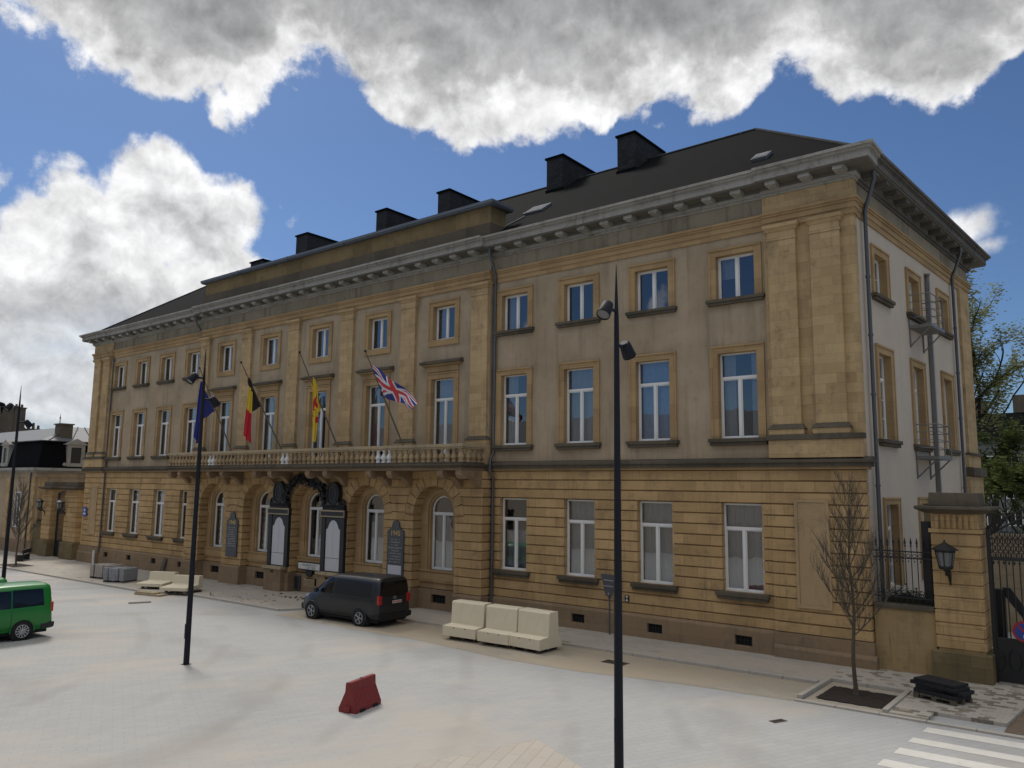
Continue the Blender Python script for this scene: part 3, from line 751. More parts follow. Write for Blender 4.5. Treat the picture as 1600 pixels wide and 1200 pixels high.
# ---- roof
m = MB()
e = .45; ze = 16.99; zr = 22.52
FL, FR, BR, BL = (-28.5, -.55, ze), (28.5, -.55, ze), (29.6, 15.9, ze), (-28.5, 15.9, ze)
RL, RR = (-21.9, 7.4, zr), (21.9, 7.4, zr)
m.add([FL, FR, BR, BL, RL, RR], [(0, 1, 5, 4), (1, 2, 5), (2, 3, 4, 5), (3, 0, 4), (0, 3, 2, 1)])
ROOF = m.build('roof', MT['slate'], HALL)
m = MB()
for p, q in ((RL, RR), (FR, RR), (FL, RL)): m.tube([Vector(p)+Vector((0, 0, .02)), Vector(q)+Vector((0, 0, .02))], .07, 6)
m.build('ridge_capping', MT['chimneyslate'], ROOF)
def zroof(y): return ze + (y+.55)/(7.95)*(zr-ze)
for x, w, top, y0, y1 in ((11.32, 1.05, 23.4, 6, 9.1), (15.72, 1.0, 23.45, 6, 9.1), (3.12, .95, 23.4, 6, 9.1), (-2.4, .98, 23.4, 6, 9.1), (-10.75, 1.3, 23.4, 6, 9.1), (-16.2, 1.6, 22.4, 6, 8.8)):
    m = MB(); m.box(x-w/2, x+w/2, y0, y1, zroof(y0)-1.2, top, 0); m.box(x-w/2-.08, x+w/2+.08, y0-.08, y1+.08, top, top+.10, 1)
    m.box(x-w/2-.05, x+w/2+.05, y0-.05, y1, zroof(y0)-.6, zroof(y0)+.12, 1)
    m.build('chimney', [MT['chimneyslate'], MT['slate']], ROOF)
sl = math.atan2(zr-ze, 7.95)
for x, y, w, h in ((12.75, 2.2, 1.1, 1.0), (24.25, 1.35, .62, .75)):
    Mk = Matrix.Translation((x, y, zroof(y))) @ Matrix.Rotation(sl, 4, 'X')
    m = MB(Mk); m.box(-w/2, w/2, 0, h, -.1, .12, 1); m.box(-w/2+.06, w/2-.06, .06, h-.06, .12, .135, 0)
    m.build('skylight', [MT['glass'], MT['zinc']], ROOF)
m = MB(); m.tube([(11.9, .2, zroof(.2)+.05), (12.5, 1.9, zroof(1.9)+.05)], .035, 6); m.build('vent_cable', MT['galv'], ROOF)

# ---- windows
def frame_rect(m, x0, x1, z0, z1, y, b, d):
    m.box(x0, x0+b, y, y+d, z0, z1); m.box(x1-b, x1, y, y+d, z0, z1); m.box(x0+b, x1-b, y, y+d, z0, z0+b); m.box(x0+b, x1-b, y, y+d, z1-b, z1)
rw = random.Random(3)
def window(xc, hw, z0, z1, yw, transom=None, mull=True, M=None, rec=.20, surround=None, sill=None, cur='mid', bars=0, apron=False, open_sash=False):
    yg = yw+rec
    m = MB(M)
    x0, x1 = xc-hw+.004, xc+hw-.004
    frame_rect(m, x0, x1, z0+.003, z1-.003, yg, .06, .08)
    zt = z1-.06
    if transom:
        zc = z0+(z1-z0)*(1-transom); m.box(x0+.06, x1-.06, yg-.012, yg+.07, zc-.05, zc+.05); zt = zc-.05
    if mull: m.box(xc-.045, xc+.045, yg-.015, yg+.07, z0+.06, zt)
    for a, b in (((x0+.06, xc-.045), (xc+.045, x1-.06)) if mull else ((x0+.06, x1-.06),)):
        frame_rect(m, a+.003, b-.003, z0+.063, zt-.003, yg+.012, .035, .045)
        for k in range(bars):
            zz = z0+.1+(zt-z0-.1)*(k+1)/(bars+1); m.box(a, b, yg+.02, yg+.05, zz-.012, zz+.012)
    m.box(x0-.0, x1+.0, yg-.05, yg-.002, z0+.005, z0+.05)
    w = m.build('window', MT['white'], HALL)
    m = MB(M); m.add([(x0+.03, yg+.045, z0+.03), (x1-.03, yg+.045, z0+.03), (x1-.03, yg+.045, z1-.03), (x0+.03, yg+.045, z1-.03)], [(0, 1, 2, 3)])
    m.build('pane', MT['glass'], w)
    if surround:
        s = surround; m = MB(M); t = .055
        q = .012; yb_ = yw+rec-.004
        m.box(xc-hw-s, xc-hw+q, yw-t, yb_, z0+.002, z1-q); m.box(xc+hw-q, xc+hw+s, yw-t, yb_, z0+.002, z1-q); m.box(xc-hw-s, xc+hw+s, yw-t, yb_, z1-q, z1+s)
        m.box(xc-hw-s-.03, xc+hw+s+.03, yw-t-.04, yw+.05, z1+s-.06, z1+s+.012)
        m.box(xc-hw-s-.025, xc-hw-s+.05, yw-t-.025, yw+.05, z0, z1+s-.06); m.box(xc+hw+s-.05, xc+hw+s+.025, yw-t-.025, yw+.05, z0, z1+s-.06)
        if apron: m.box(xc-hw-s-.02, xc+hw+s+.02, yw-t-.01, yw+rec-.006, z0-.30, z0-.001)
        m.build('surround', MT['trim'], w, bevel=.008)
    if sill:
        e, h, pr = sill; m = MB(M); m.box(xc-hw-e, xc+hw+e, yw-pr, yw+rec+.03, z0-h*.55, z0-.004); m.box(xc-hw-e+.05, xc+hw+e-.05, yw-pr+.05, yw+.1, z0-h, z0-h*.55)
        m.build('sill', MT['darkstone'], w, bevel=.012)
    if cur:
        m = MB(M); yc = yg+.28
        def cloth(a, b, c, d):
            n = max(6, int((b-a)/.05)); P = []
            for zz in (c, d): P.append([(a+(b-a)*i/n, yc+.035*math.sin(i*2.1+a*3)+.02*math.sin(i*.9), zz) for i in range(n+1)])
            m.grid(P)
        if cur in ('full', 'bluefull'): cloth(x0-.1, x1+.1, z0, z1)
        elif cur == 'low': cloth(x0-.1, x1+.1, z0, z0+(z1-z0)*rw.uniform(.55, .68))
        elif cur == 'sides':
            k = rw.uniform(.22, .36); cloth(x0-.1, x0+(x1-x0)*k, z0, z1); cloth(x1-(x1-x0)*k*.8, x1+.1, z0, z1)
        elif cur == 'left': cloth(x0-.1, x0+(x1-x0)*.42, z0, z1)
        elif cur == 'blind': cloth(x0-.1, xc, z1-(z1-z0)*.48, z1)
        if m.v: m.build('curtain', MT['bluecurtain'] if cur == 'bluefull' else MT['curtain'], w)
    return w
cg = ['full', 'low', 'full', 'low', 'low', 'full', 'full', 'full']
c1 = ['sides', 'full', 'sides', 'full', 'left', 'full', 'bluefull', 'sides']
c2 = ['sides', None, 'sides', 'left', 'left', None, None, 'blind']
for i, x in enumerate(XWALL):
    window(x, .74, G1[0], G1[1], 0, .285, rec=.24, sill=(.22, .26, .20), cur=cg[i])
    window(x, .74, F1[0], F1[1], 0, .29, rec=.20, surround=.25, sill=(.36, .25, .22), cur=c1[i])
    window(x, .74, F2[0], F2[1], 0, None, rec=.20, surround=.25, sill=(.36, .22, .20), cur=c2[i])
for i, x in enumerate(XC):
    w = window(x, .74, 6.80, 10.88, YC, .24, rec=.22, surround=.27, cur=['sides', 'sides', 'left', 'sides', 'full'][i])
    m = MB(); m.box(x-1.02, x+1.02, YC-.07, YC+.02, 11.20, 11.48); 
    m.box(x-1.22, x+1.22, YC-.22, YC+.02, 11.48, 11.56); m.box(x-1.30, x+1.30, YC-.33, YC+.02, 11.56, 11.68, 1); m.prism([(YC-.30, 11.68), (YC, 11.78), (YC, 11.68)], 'x', x-1.27, x+1.27, 1)
    m.build('hood', [MT['trim'], MT['darkstone']], w, bevel=.008)
    window(x, .72, 12.75, 14.40, YC, None, rec=.22, surround=.25, apron=True, cur=['sides', 'left', 'sides', None, 'left'][i])
    # arched ground-floor windows
    n = 20; yg = .10
    arc = lambda R: [(x-R*math.cos(PI*k/n), AZ+R*math.sin(PI*k/n)) for k in range(n+1)]
    m = MB(); o, q = arc(AR-.004), arc(AR-.075)
    for k in range(n): m.prism([o[k], o[k+1], q[k+1], q[k]], 'y', yg, yg+.08)
    a, b, z0 = x-AR+.004, x+AR-.004, 1.975
    m.box(a, a+.071, yg, yg+.08, z0, AZ); m.box(b-.071, b, yg, yg+.08, z0, AZ); m.box(a+.071, b-.071, yg, yg+.08, z0, z0+.08)
    m.box(a+.071, b-.071, yg-.015, yg+.07, 4.50, 4.61); m.box(x-.045, x+.045, yg-.015, yg+.07, z0+.08, 4.50)
    for c, d in ((a+.071, x-.045), (x+.045, b-.071)): frame_rect(m, c+.003, d-.003, z0+.083, 4.497, yg+.012, .035, .045)
    w = m.build('window', MT['white'], HALL)
    m = MB(); p = [(x-AR+.03, z0)] + arc(AR-.03) + [(x+AR-.03, z0)]
    m.add([(k[0], yg+.045, k[1]) for k in p], [tuple(range(len(p)))[::-1]]); m.build('pane', MT['glass'], w)
    m = MB(); nn = 26; hi = [4.4, 3.7, 2.9, 4.3, 4.4][i]
    m.grid([[(x-.8+1.6*k/nn, yg+.3+.035*math.sin(k*2.1), zz) for k in range(nn+1)] for zz in (1.9, hi)]); m.build('curtain', MT['curtain'], w)
for j, s in enumerate(SW):
    window(s, .65, 7.58, 10.58, 0, .28, M=MS, rec=.22, surround=.26, sill=(.36, .24, .20), bars=2, cur=None)
    window(s, .65, 12.62, 14.12, 0, None, M=MS, rec=.22, surround=.26, sill=(.36, .22, .20), bars=1, cur=None)
    if j < 2: window(s, .62, 2.62, 5.38, 0, .3, M=MS, rec=.22, surround=.22, bars=2, cur=None)

# ---- balcony
m = MB()
bx = 12.30; yb = -2.05
m.box(-bx, bx, yb, -.35, 6.62, 6.77, 0); m.box(-bx+.10, bx-.10, yb+.10, -.35, 6.50, 6.62, 1); m.box(-bx-.05, bx+.05, yb-.06, -.36, 6.70, 6.775, 0)
BAL = m.build('balcony', [MT['darkstone'], MT['plinth']], HALL, bevel=.012)
m = MB(); m.box(-bx+.02, bx-.02, yb+.03, yb+.33, 7.50, 7.64); m.box(-bx+.06, bx-.06, yb+.07, yb+.29, 7.43, 7.50)
for sx in (-1, 1):
    a, b = sorted((sx*(bx-.02), sx*(bx-.32))); m.box(a, b, yb+.335, -.42, 7.50, 7.64); m.box(a+.04, b-.04, yb+.335, -.42, 7.43, 7.50)
m.build('handrail', MT['palestone'], BAL, bevel=.015)
m = MB(); m.box(-bx+.04, bx-.04, yb+.05, yb+.31, 6.77, 6.86)
for sx in (-1, 1):
    a, b = sorted((sx*(bx-.04), sx*(bx-.30))); m.box(a, b, yb+.315, -.42, 6.77, 6.86)
m.build('balustrade_base', MT['darkstone'], BAL)
m = MB(); m.lathe([(.125, 0), (.125, .05), (.075, .08), (.09, .11), (.145, .18), (.155, .23), (.125, .31), (.06, .43), (.05, .50), (.09, .53), (.09, .57)], n=10); me = m.mesh('baluster', MT['baluster'])
mw_ = m.mesh('baluster', plain('new_white_baluster', (.62, .62, .60), .8, .05))
nb = 66
for k in range(nb):
    x = -bx+.2+(2*bx-.4)*k/(nb-1)
    share('baluster', mw_ if k in (12, 13, 31, 32, 51, 52, 53) else me, BAL, (x, yb+.18, 6.86))
for sx in (-1, 1):
    for k in range(4): share('baluster', me, BAL, (sx*(bx-.17), yb+.55+.36*k, 6.86))
# scrolled corbels in pairs
pr = [(-.3, 6.495), (-1.93, 6.495), (-1.97, 6.42), (-1.95, 6.30), (-1.86, 6.18), (-1.72, 6.12), (-1.60, 6.14), (-1.45, 6.24), (-1.2, 6.22), (-.95, 6.05), (-.80, 5.86), (-.66, 5.78), (-.59, 5.80), (-.3, 5.80)]
m = MB(); m.prism([(a+1.0, b-6.2) for a, b in pr], 'x', -.17, .17); me = m.mesh('corbel', MT['corbel'])
for x in PX:
    for d in (-.71, .71):
        q = x+d
        if abs(q) > 12.1: q = math.copysign(12.04, q)
        share('corbel', me, BAL, (q, -1.0, 6.2))

# ---- downpipes, flue, escape landings
def pipe(pts, r=.06, name='downpipe', M=None, clips=()):
    m = MB(M); m.tube(pts, r, 10)
    for z in clips:
        p = [q for q in pts if abs(q[2]-z) < 40][-1]
        m.lathe([(r+.018, -.04), (r+.018, .04)], (p[0], p[1], z), 10)
    m.build(name, MT['pipe'], HALL)
pipe([(12.46, -.62, 16.54), (12.46, -.60, 16.2), (12.44, -.28, 15.7), (12.44, -.12, 15.35), (12.44, -.12, 7.3), (12.44, -.34, 7.0), (12.44, -.36, 6.55), (12.44, -.12, 6.2), (12.44, -.12, 1.0), (12.44, -.12, .3)], clips=(14, 11, 9, 5, 3))
pipe([(-12.46, -.62, 16.54), (-12.46, -.60, 16.2), (-12.44, -.28, 15.7), (-12.44, -.12, 15.35), (-12.44, -.12, .3)], clips=(14, 11, 9, 5))
pipe([(.45, -.6, 16.54), (.5, -.58, 16.25), (.72, -.30, 15.7), (.75, -.16, 15.3), (.75, -.16, .4)], .065, M=MS, clips=(13, 11, 9, 6, 4))
pipe([(11.7, -.6, 16.54), (11.75, -.58, 16.25), (12.0, -.30, 15.7), (12.0, -.14, 15.3), (12.0, -.14, .4)], .065, M=MS, clips=(13, 11, 9, 6))
pipe([(-24.75, -.10, 15.0), (-24.75, -.12, 1.1), (-24.75, -.16, .8)], .055)
m = MB(MS); m.box(8.09, 8.24, -.17, -.03, 3.6, 14.35); m.lathe([(.08, 14.35), (.08, 14.6), (.12, 14.6), (.12, 14.66)], (8.165, -.10, 0), 10); m.build('flue', MT['galv'], HALL)
def landing(z):
    m = MB(MS); s0, s1, d = 5.62, 7.45, -.80
    m.box(s0, s1, d, -.01, z-.12, z, 0)
    E_ = m.build('escape_landing', MT['galv'], HALL)
    m = MB(MS)
    ps = [(s0+.02, -.03), (s0+.02, d+.02), ((s0+s1)/2, d+.02), (s1-.02, d+.02), (s1-.02, -.03)]
    for q in ps: m.tube([(q[0], q[1], z), (q[0], q[1], z+1.18)], .022, 6)
    for h in (.3, .6, .9, 1.18): m.tube([(q[0], q[1], z+h) for q in (ps[0], ps[1], ps[3], ps[4])], .015 if h < 1.1 else .022, 6)
    m.build('railing', MT['galv'], E_)
    for s in (s0+.06, s1-.06):
        m = MB(MS); m.tube([(s, -.03, z-.12), (s, -.03, z-.85)], .03, 6); m.tube([(s, d+.08, z-.12), (s, -.03, z-.80)], .028, 6); m.build('bracket', MT['galv'], E_)
landing(12.12); landing(7.14)
# ================================================================== GROUND
SL = math.atan(.0075)
def sheet(name, poly, dz, mat_, thick=0.0, zbot=None):
    """polygon lying on the gently sloping square, optionally with a skirt"""
    m = MB(); n = len(poly)
    A = sum(poly[i][0]*poly[(i+1)%n][1]-poly[(i+1)%n][0]*poly[i][1] for i in range(n))
    if A < 0: poly = poly[::-1]
    top = [(x, y, GZ(x)+dz) for x, y in poly]
    m.add(top, [tuple(range(n))])
    if thick:
        v = top + [(x, y, z-thick) for x, y, z in top]
        m.add(v, [(i, n+i, n+(i+1)%n, (i+1)%n) for i in range(n)])
    return struct(m.build(name, mat_))
m = MB(); 
xs = [-400, -120, -60, -30, 0, 30, 60, 120, 400]
m.add([(x, -300, GZ(max(-60, min(60, x)))) for x in xs] + [(x, 500, GZ(max(-60, min(60, x)))) for x in xs], [(i, i+1, 9+i+1, 9+i) for i in range(8)])
struct(m.build('square', MT['square']))
# darker ground behind the buildings
sheet('yard', [(-60, 15.5), (60, 15.5), (60, 130), (-60, 130)], .02, MT['farground'])
# pavement along the facade, the sunk parking bay and the road kerbs
PV = .085
sheet('pavement', [(-60, .4), (-60, -5.35), (-7.2, -5.35), (-5.0, -4.4), (3.6, -4.55), (4.6, -2.75), (27.15, -2.75), (27.15, .4)], PV, MT['pave'], .2)
sheet('pavement', [(27.15, .4), (27.15, -2.25), (29.50, -2.25), (29.50, -4.98), (30.4, -4.98), (30.4, -4.25), (31.95, -4.25), (32.2, -1.2), (40, -1.0), (40, 3), (27.9, 3), (27.9, .4)], PV, MT['newpave'], .2)
sheet('parking_bay', [(4.4, -2.70), (4.4, -5.45), (13.5, -5.55), (18, -6.05), (20.9, -5.95), (24, -5.35), (27.15, -5.15), (27.15, -2.70)], .006, MT['bay'])
sheet('dirt_bed', [(31.95, -4.75), (40, -4.75), (40, -.95), (31.95, -.95)], .012, MT['dirt'])
def kerb(pts, w, h, name='kerb', mat_='kerb', gap=1.0):
    m = MB()
    for (x0, y0), (x1, y1) in zip(pts, pts[1:]):
        d = Vector((x1-x0, y1-y0)); Ln = d.length; d.normalize(); nn = Vector((-d.y, d.x)); k = max(1, int(Ln/gap))
        for i in range(k):
            a = Vector((x0, y0))+d*(Ln*i/k+.006); b = Vector((x0, y0))+d*(Ln*(i+1)/k-.006)
            q = [a-nn*w/2, b-nn*w/2, b+nn*w/2, a+nn*w/2]
            v = [(p.x, p.y, GZ(p.x)-.12) for p in q] + [(p.x, p.y, GZ(p.x)+h) for p in q]
            m.add(v, [(0,3,2,1),(4,5,6,7),(0,1,5,4),(1,2,6,5),(2,3,7,6),(3,0,4,7)])
    return struct(m.build(name, MT[mat_], bevel=.01))
kerb([(4.75, -2.82), (27.1, -2.82)], .14, PV+.012)
kerb([(-60, -5.44), (-7.2, -5.44), (-4.9, -4.48), (3.6, -4.64), (4.62, -2.9)], .14, PV+.010)
kerb([(27.2, -5.06), (41, -5.06)], .16, .05)
kerb([(27.28, -4.9), (27.28, -2.3), (29.42, -2.42), (29.42, -4.95)], .14, .13)
sheet('tree_pit', [(27.38, -4.95), (27.38, -2.4), (29.34, -2.5), (29.34, -4.95)], .03, MT['bay'])
m = MB(); P = []
for i in range(22):
    P.append([(27.60+1.70*i/21, -4.62+1.66*j/15+.02*math.sin(i*1.3), GZ(28)+.055+.03*noise.noise((i*.6, j*.6, 3))) for j in range(16)])
m.grid(P); tag(struct(m.build('soil', MT['soil']), 'stuff'), 'dark loose planting soil filling the tree pit', 'soil')
sheet('tree_pit', [(-29.2, -5.1), (-29.2, -3.7), (-26.2, -3.7), (-26.2, -5.1)], PV+.006, MT['soil'])
sheet('paved_triangle', [(23.90, -12.14), (22.82, -15.37), (21.0, -19.3), (27, -19.3), (26.1, -13.2)], .004, MT['triangle'])
kerb([(23.92, -12.10), (22.80, -15.40), (21.2, -18.9)], .03, .006, 'paving_edge', 'kerb', 2)
# crossing stripes
for a, b, xl in ((-5.94, -5.47, 30.46), (-6.98, -6.55, 30.37), (-8.0, -7.52, 30.31), (-9.02, -8.54, 30.23), (-10.05, -9.57, 30.15), (-11.1, -10.6, 30.1)):
    sheet('crossing_stripe', [(xl, a), (xl+.02, b), (38, b+.1), (38, a+.1)], .005, MT['paint'])
# iron covers set in the paving, dust-stained seams
def cover(x, y, w, d, rz, label):
    m = MB(); m.box(-w/2, w/2, -d/2, d/2, 0, .008, 0)
    n = 6
    for k in range(n): m.box(-w/2+.04+(w-.08)*k/n, -w/2+.04+(w-.08)*(k+.55)/n, -d/2+.05, d/2-.05, .008, .014, 1)
    tag(m.build('drain_cover', [MT['rust'], MT['iron']], loc=(x, y, GZ(x)+.004), rz=rz), label, 'drain cover', 'drain covers in the paving')
cover(-3.7, -7.45, 1.0, .55, A65, 'rusty brown drain cover flush in the square left of the near lamp post')
cover(21.1, -4.15, .85, .45, 0, 'dull drain cover in the sandy bay before the right wing')
cover(27.55, -7.25, .42, .2, A65, 'small slotted drain cover in grey setts near the crossing')
def rubble(n, cx, cy, sx, sy, s0, s1, name, label, matn, seed, z=PV):
    r = random.Random(seed); m = MB()
    for k in range(n):
        x, y = cx+r.gauss(0, sx), cy+r.gauss(0, sy); s = r.uniform(s0, s1); a = r.uniform(0, PI)
        m.M = Matrix.Translation((x, y, GZ(x)+z-.01)) @ Matrix.Rotation(a, 4, 'Z') @ Matrix.Rotation(r.uniform(-.2, .2), 4, 'X')
        m.frustum((-s, s, -s*.6, s*.6, 0), (-s*.8, s*.8, -s*.45, s*.45, s*r.uniform(.3, .8)))
    m.M = None
    return tag(struct(m.build(name, MT[matn]), 'stuff'), label, 'rubble')
rubble(70, -1.0, -3.6, 2.0, .45, .02, .07, 'stone_chips', 'pale stone chips and broken setts scattered on the pavement by the dark van', 'palestone', 4)
rubble(40, 30.9, -3.6, .8, .7, .012, .03, 'stone_chips', 'small stone chips around the unfinished pavers by the gate', 'palestone', 5)
rubble(45, 1.2, -1.9, 1.3, .25, .02, .08, 'dry_weeds', 'low dark weeds and dirt along the plinth behind the dark van', 'leafpot', 6)
# ================================================================== MEMORIALS AND SIGNS ON THE FRONT
def dashes(m, x0, x1, z0, z1, rows, y, mi=0, seed=1, h=.5):
    r = random.Random(seed)
    for k in range(rows):
        zt = z1-(z1-z0)*(k+.2)/rows; hh = (z1-z0)/rows*h
        wd = (x1-x0)*r.uniform(.6, 1.0); x = (x0+x1)/2-wd/2; e = x+wd
        while x < e:
            w = r.uniform(.35, .8)*hh; 
            if r.random() > .15:
                m.box(x, x+w*.35, y-.004, y, zt-hh, zt, mi)
                if r.random() > .5: m.box(x+w*.36, x+w, y-.004, y, zt-hh*.25, zt, mi)
                if r.random() > .5: m.box(x+w*.36, x+w, y-.004, y, zt-hh, zt-hh*.75, mi)
            x += w*1.3
def plaque(x, label, year, white):
    t = thing('slate_plaque', label, 'plaque', (x, YCG-.02, 0), 0, 'year plaques on the arcade piers')
    hw, z0, z1, zt = .55, 1.62, 3.72, 4.18
    n = 14
    out = [(-hw, z0), (hw, z0), (hw, z1-.04), (hw-.05, z1)] + [(.30, z1+.06), (.235, z1+.2)] + [(.235*math.cos(PI*k/n), z1+.22+(zt-z1-.22)*math.sin(PI*k/n)) for k in range(1, n)] + [(-.235, z1+.2), (-.30, z1+.06), (-hw+.05, z1), (-hw, z1-.04)]
    m = MB(); m.prism(out, 'y', -.07, .01); m.build('slab', MT['slateplaque'], t, bevel=.006)
    o = bpy.data.objects.new('year', text_mesh(year, .34)); COL.objects.link(o); o.parent = t; o.location = (.01, -.075, 3.56); o.rotation_euler = (PI/2, 0, 0)
    o.data.materials.append(MT['gold'])
    m = MB(); dashes(m, -.46, .46, 2.16, 3.34, 9, -.0715, seed=len(label)); m.build('inscription', MT['paleletter'], t)
    m = MB(); m.box(-.45, .45, -.075, -.069, 1.66, 2.08); m.build('inset', MT['marble'] if white else MT['greydark'], t)
plaque(6.92, 'slate plaque reading 1945 in gold with a pale inset, behind the dark van', '1945', True)
plaque(-6.88, 'grey slate plaque reading 1940 in gold, with no pale inset', '1940', False)
def memorial(x, label):
    t = thing('war_memorial', label, 'memorial', (x, YCG-.02, 0), 0, 'tall war memorials beside the middle arch')
    y = 0
    m = MB(); m.box(-.90, -.60, -.16, .01, 1.42, 4.18); m.box(.60, .90, -.16, .01, 1.42, 4.18); m.box(-.60, .60, -.06, .01, 1.42, 4.18)
    n = 10
    for sx in (-1, 1):
        m.prism([(sx*.6, 4.18), (sx*.6, 3.55), (sx*.50, 3.57), (sx*.43, 3.63), (sx*.37, 3.78), (sx*.27, 3.92), (sx*.14, 4.0), (0, 4.03), (0, 4.18)], 'y', -.13, -.055)
    m.build('frame', MT['iron'], t)
    m = MB()
    pts = [(-.565, 1.47), (.565, 1.47), (.565, 3.56), (.50, 3.57), (.43, 3.63), (.37, 3.78), (.27, 3.92), (.14, 4.0), (0, 4.03), (-.14, 4.0), (-.27, 3.92), (-.37, 3.78), (-.43, 3.63), (-.50, 3.57), (-.565, 3.56)]
    m.prism(pts, 'y', -.105, -.062); P = m.build('name_panel', MT['marble'], t)
    m = MB(); m.box(-.56, .56, -.109, -.1055, 2.10, 2.125); m.box(-.004, .004, -.108, -.1055, 2.13, 3.9); m.build('panel_joint', MT['greydark'], P)
    m = MB(); m.box(-.93, .93, -.20, .01, 4.18, 4.52, 0)
    m.box(-.95, .95, -.225, -.19, 4.455, 4.53, 1); m.box(-.95, .95, -.225, -.19, 4.18, 4.235, 1); m.box(.905, .95, -.225, -.19, 4.24, 4.45, 1); m.box(-.95, -.905, -.225, -.19, 4.24, 4.45, 1)
    m.build('frieze', [MT['iron'], MT['palestone']], t)
    m = MB(); m.box(-.85, .85, -.17, .01, 4.53, 4.80)
    for k in range(12): m.lathe([(.055, 0), (.055, .1), (.02, .16)], (-.77+.14*k, -.17, 4.60), 8)
    for sx in (-1, 1): m.tube([(sx*.82, -.12, 4.8), (sx*.80, -.12, 5.0), (sx*.62, -.12, 5.08), (sx*.56, -.12, 4.9), (sx*.66, -.12, 4.84)], .06, 8)
    m.build('cresting', MT['bronze'], t)
    m = MB()
    el = lambda a, b, n=28: [(a*math.cos(2*PI*k/n), 5.36+b*math.sin(2*PI*k/n)) for k in range(n)]
    m.prism(el(.50, .62), 'y', -.22, .01, 0)
    m.prism(el(.42, .54), 'y', -.225, -.215, 1)
    for R in ((.46, .58),):
        q = el(*R); m.tube([(p[0], -.23, p[1]) for p in q+q[:1]], .045, 6, 0)
    q = el(.26, .38); m.tube([(p[0], -.235, p[1]) for p in q+q[:1]], .022, 6, 2)
    for sx in (-1, 1): m.frustum((sx*.36-.12, sx*.36+.12, -.24, -.1, 4.80), (sx*.36-.03, sx*.36+.03, -.2, -.12, 4.98), 2)
    m.build('oval_medallion', [MT['iron'], MT['bronze'], MT['greydark']], t)
    m = MB(); m.box(-.95, .75, -.42, .0, 1.27, 1.41, 0); m.box(-.85, .66, -.34, .0, GZ(x)-.1, 1.27, 1); m.box(-.20, -.0, -.36, -.34, 1.08, 1.2, 2)
    m.build('ledge', [MT['palestone'], MT['plinth'], MT['dark']], t, bevel=.01)
memorial(-2.27, 'tall black-framed memorial with white panel, left of the middle arch')
memorial(2.36, 'tall black-framed memorial with white panel, partly hidden by the dark van roof')
# leafy bronze arch over the middle window
m = MB(); r = random.Random(2)
arch = [(-1.62, 5.02), (-1.55, 5.32), (-1.35, 5.62), (-1.02, 5.92), (-.62, 6.12), (-.2, 6.15), (.3, 5.98), (.8, 5.90), (1.25, 5.78), (1.52, 5.55), (1.62, 5.28), (1.66, 5.02)]
m.tube([(a, YCG-.16, b) for a, b in arch], [.07, .08, .09, .1, .12, .12, .1, .09, .09, .08, .07, .06], 8)
for k in range(900):
    u = r.random()*(len(arch)-1); i = int(u); f = u-i
    x = arch[i][0]*(1-f)+arch[i+1][0]*f; z = arch[i][1]*(1-f)+arch[i+1][1]*f; s = r.uniform(.06, .13)
    m.M = Matrix.Translation((x+r.gauss(0, .12), YCG-.22-abs(r.gauss(0, .08)), z+r.gauss(0, .13))) @ Matrix.Rotation(r.uniform(0, 6.28), 4, 'Y') @ Matrix.Rotation(r.uniform(-.6, .6), 4, 'X')
    m.add([(-s, 0, 0), (0, -.03, s*.5), (s, 0, 0), (0, .02, -s*.5)], [(0, 1, 2, 3)])
m.M = None
tag(m.build('leafy_garland', MT['bronze']), 'dark leafy garland arching over the middle window between two oval medallions', 'garland')
# white nameboard under the middle window
t = thing('lettered_board', 'white board with two rows of black letters under the middle window', 'sign', (-.02, -.30, 0))
m = MB(); m.box(-1.0, 1.0, 0, .13, 1.30, 1.72, 0); m.box(-.94, .94, -.012, 0, 1.35, 1.67, 1); m.lathe([(.28, 0), (.28, .1)], (-.05, 0, 1.24), 16, 0, ax='y'); m.build('board', [MT['iron'], MT['signwhite']], t)
m = MB(); dashes(m, -.86, .9, 1.52, 1.645, 1, -.0125, seed=4, h=.8); dashes(m, -.6, .8, 1.385, 1.51, 1, -.0125, seed=9, h=.8); m.build('lettering', MT['signblack'], t)
m = MB(); m.box(-1.27, -.83, -.30, -.17, .24, .96, 0); m.box(-1.22, -.88, -.315, -.30, .28, .92, 1)
tag(m.build('meter_box', [MT['greydark'], MT['blackplastic']]), 'dark metal meter box set low beside the vent plate, left of the dark van', 'meter box')
t = thing('blue_wall_sign', 'small dark blue sign with white marks on the far left corner pier', 'wall sign', (-27.42, -.16, 3.6))
m = MB(); m.box(-.34, .34, -.03, .0, -.33, .33, 0); m.build('plate', MT['signblue'], t)
m = MB(); m.lathe([(.10, 0), (.10, .004)], (0, -.036, .12), 14, 0, ax='y'); m.box(-.2, .2, -.036, -.031, -.2, -.08); m.build('white_mark', MT['signwhite'], t)
t = thing('hydrant_plate', 'tiny black and white plate on the wall right of the near lamp post', 'wall plate', (19.13, -.02, 1.64))
m = MB(); m.box(-.09, .09, -.02, .01, -.12, .12); m.build('plate', MT['signblack'], t)
m = MB(); m.prism([(-.06, .10), (.06, .10), (0, 0)], 'y', -.025, -.021); m.prism([(-.06, -.10), (.06, -.10), (0, -.001)], 'y', -.0252, -.021); m.build('white_mark', MT['signwhite'], t)
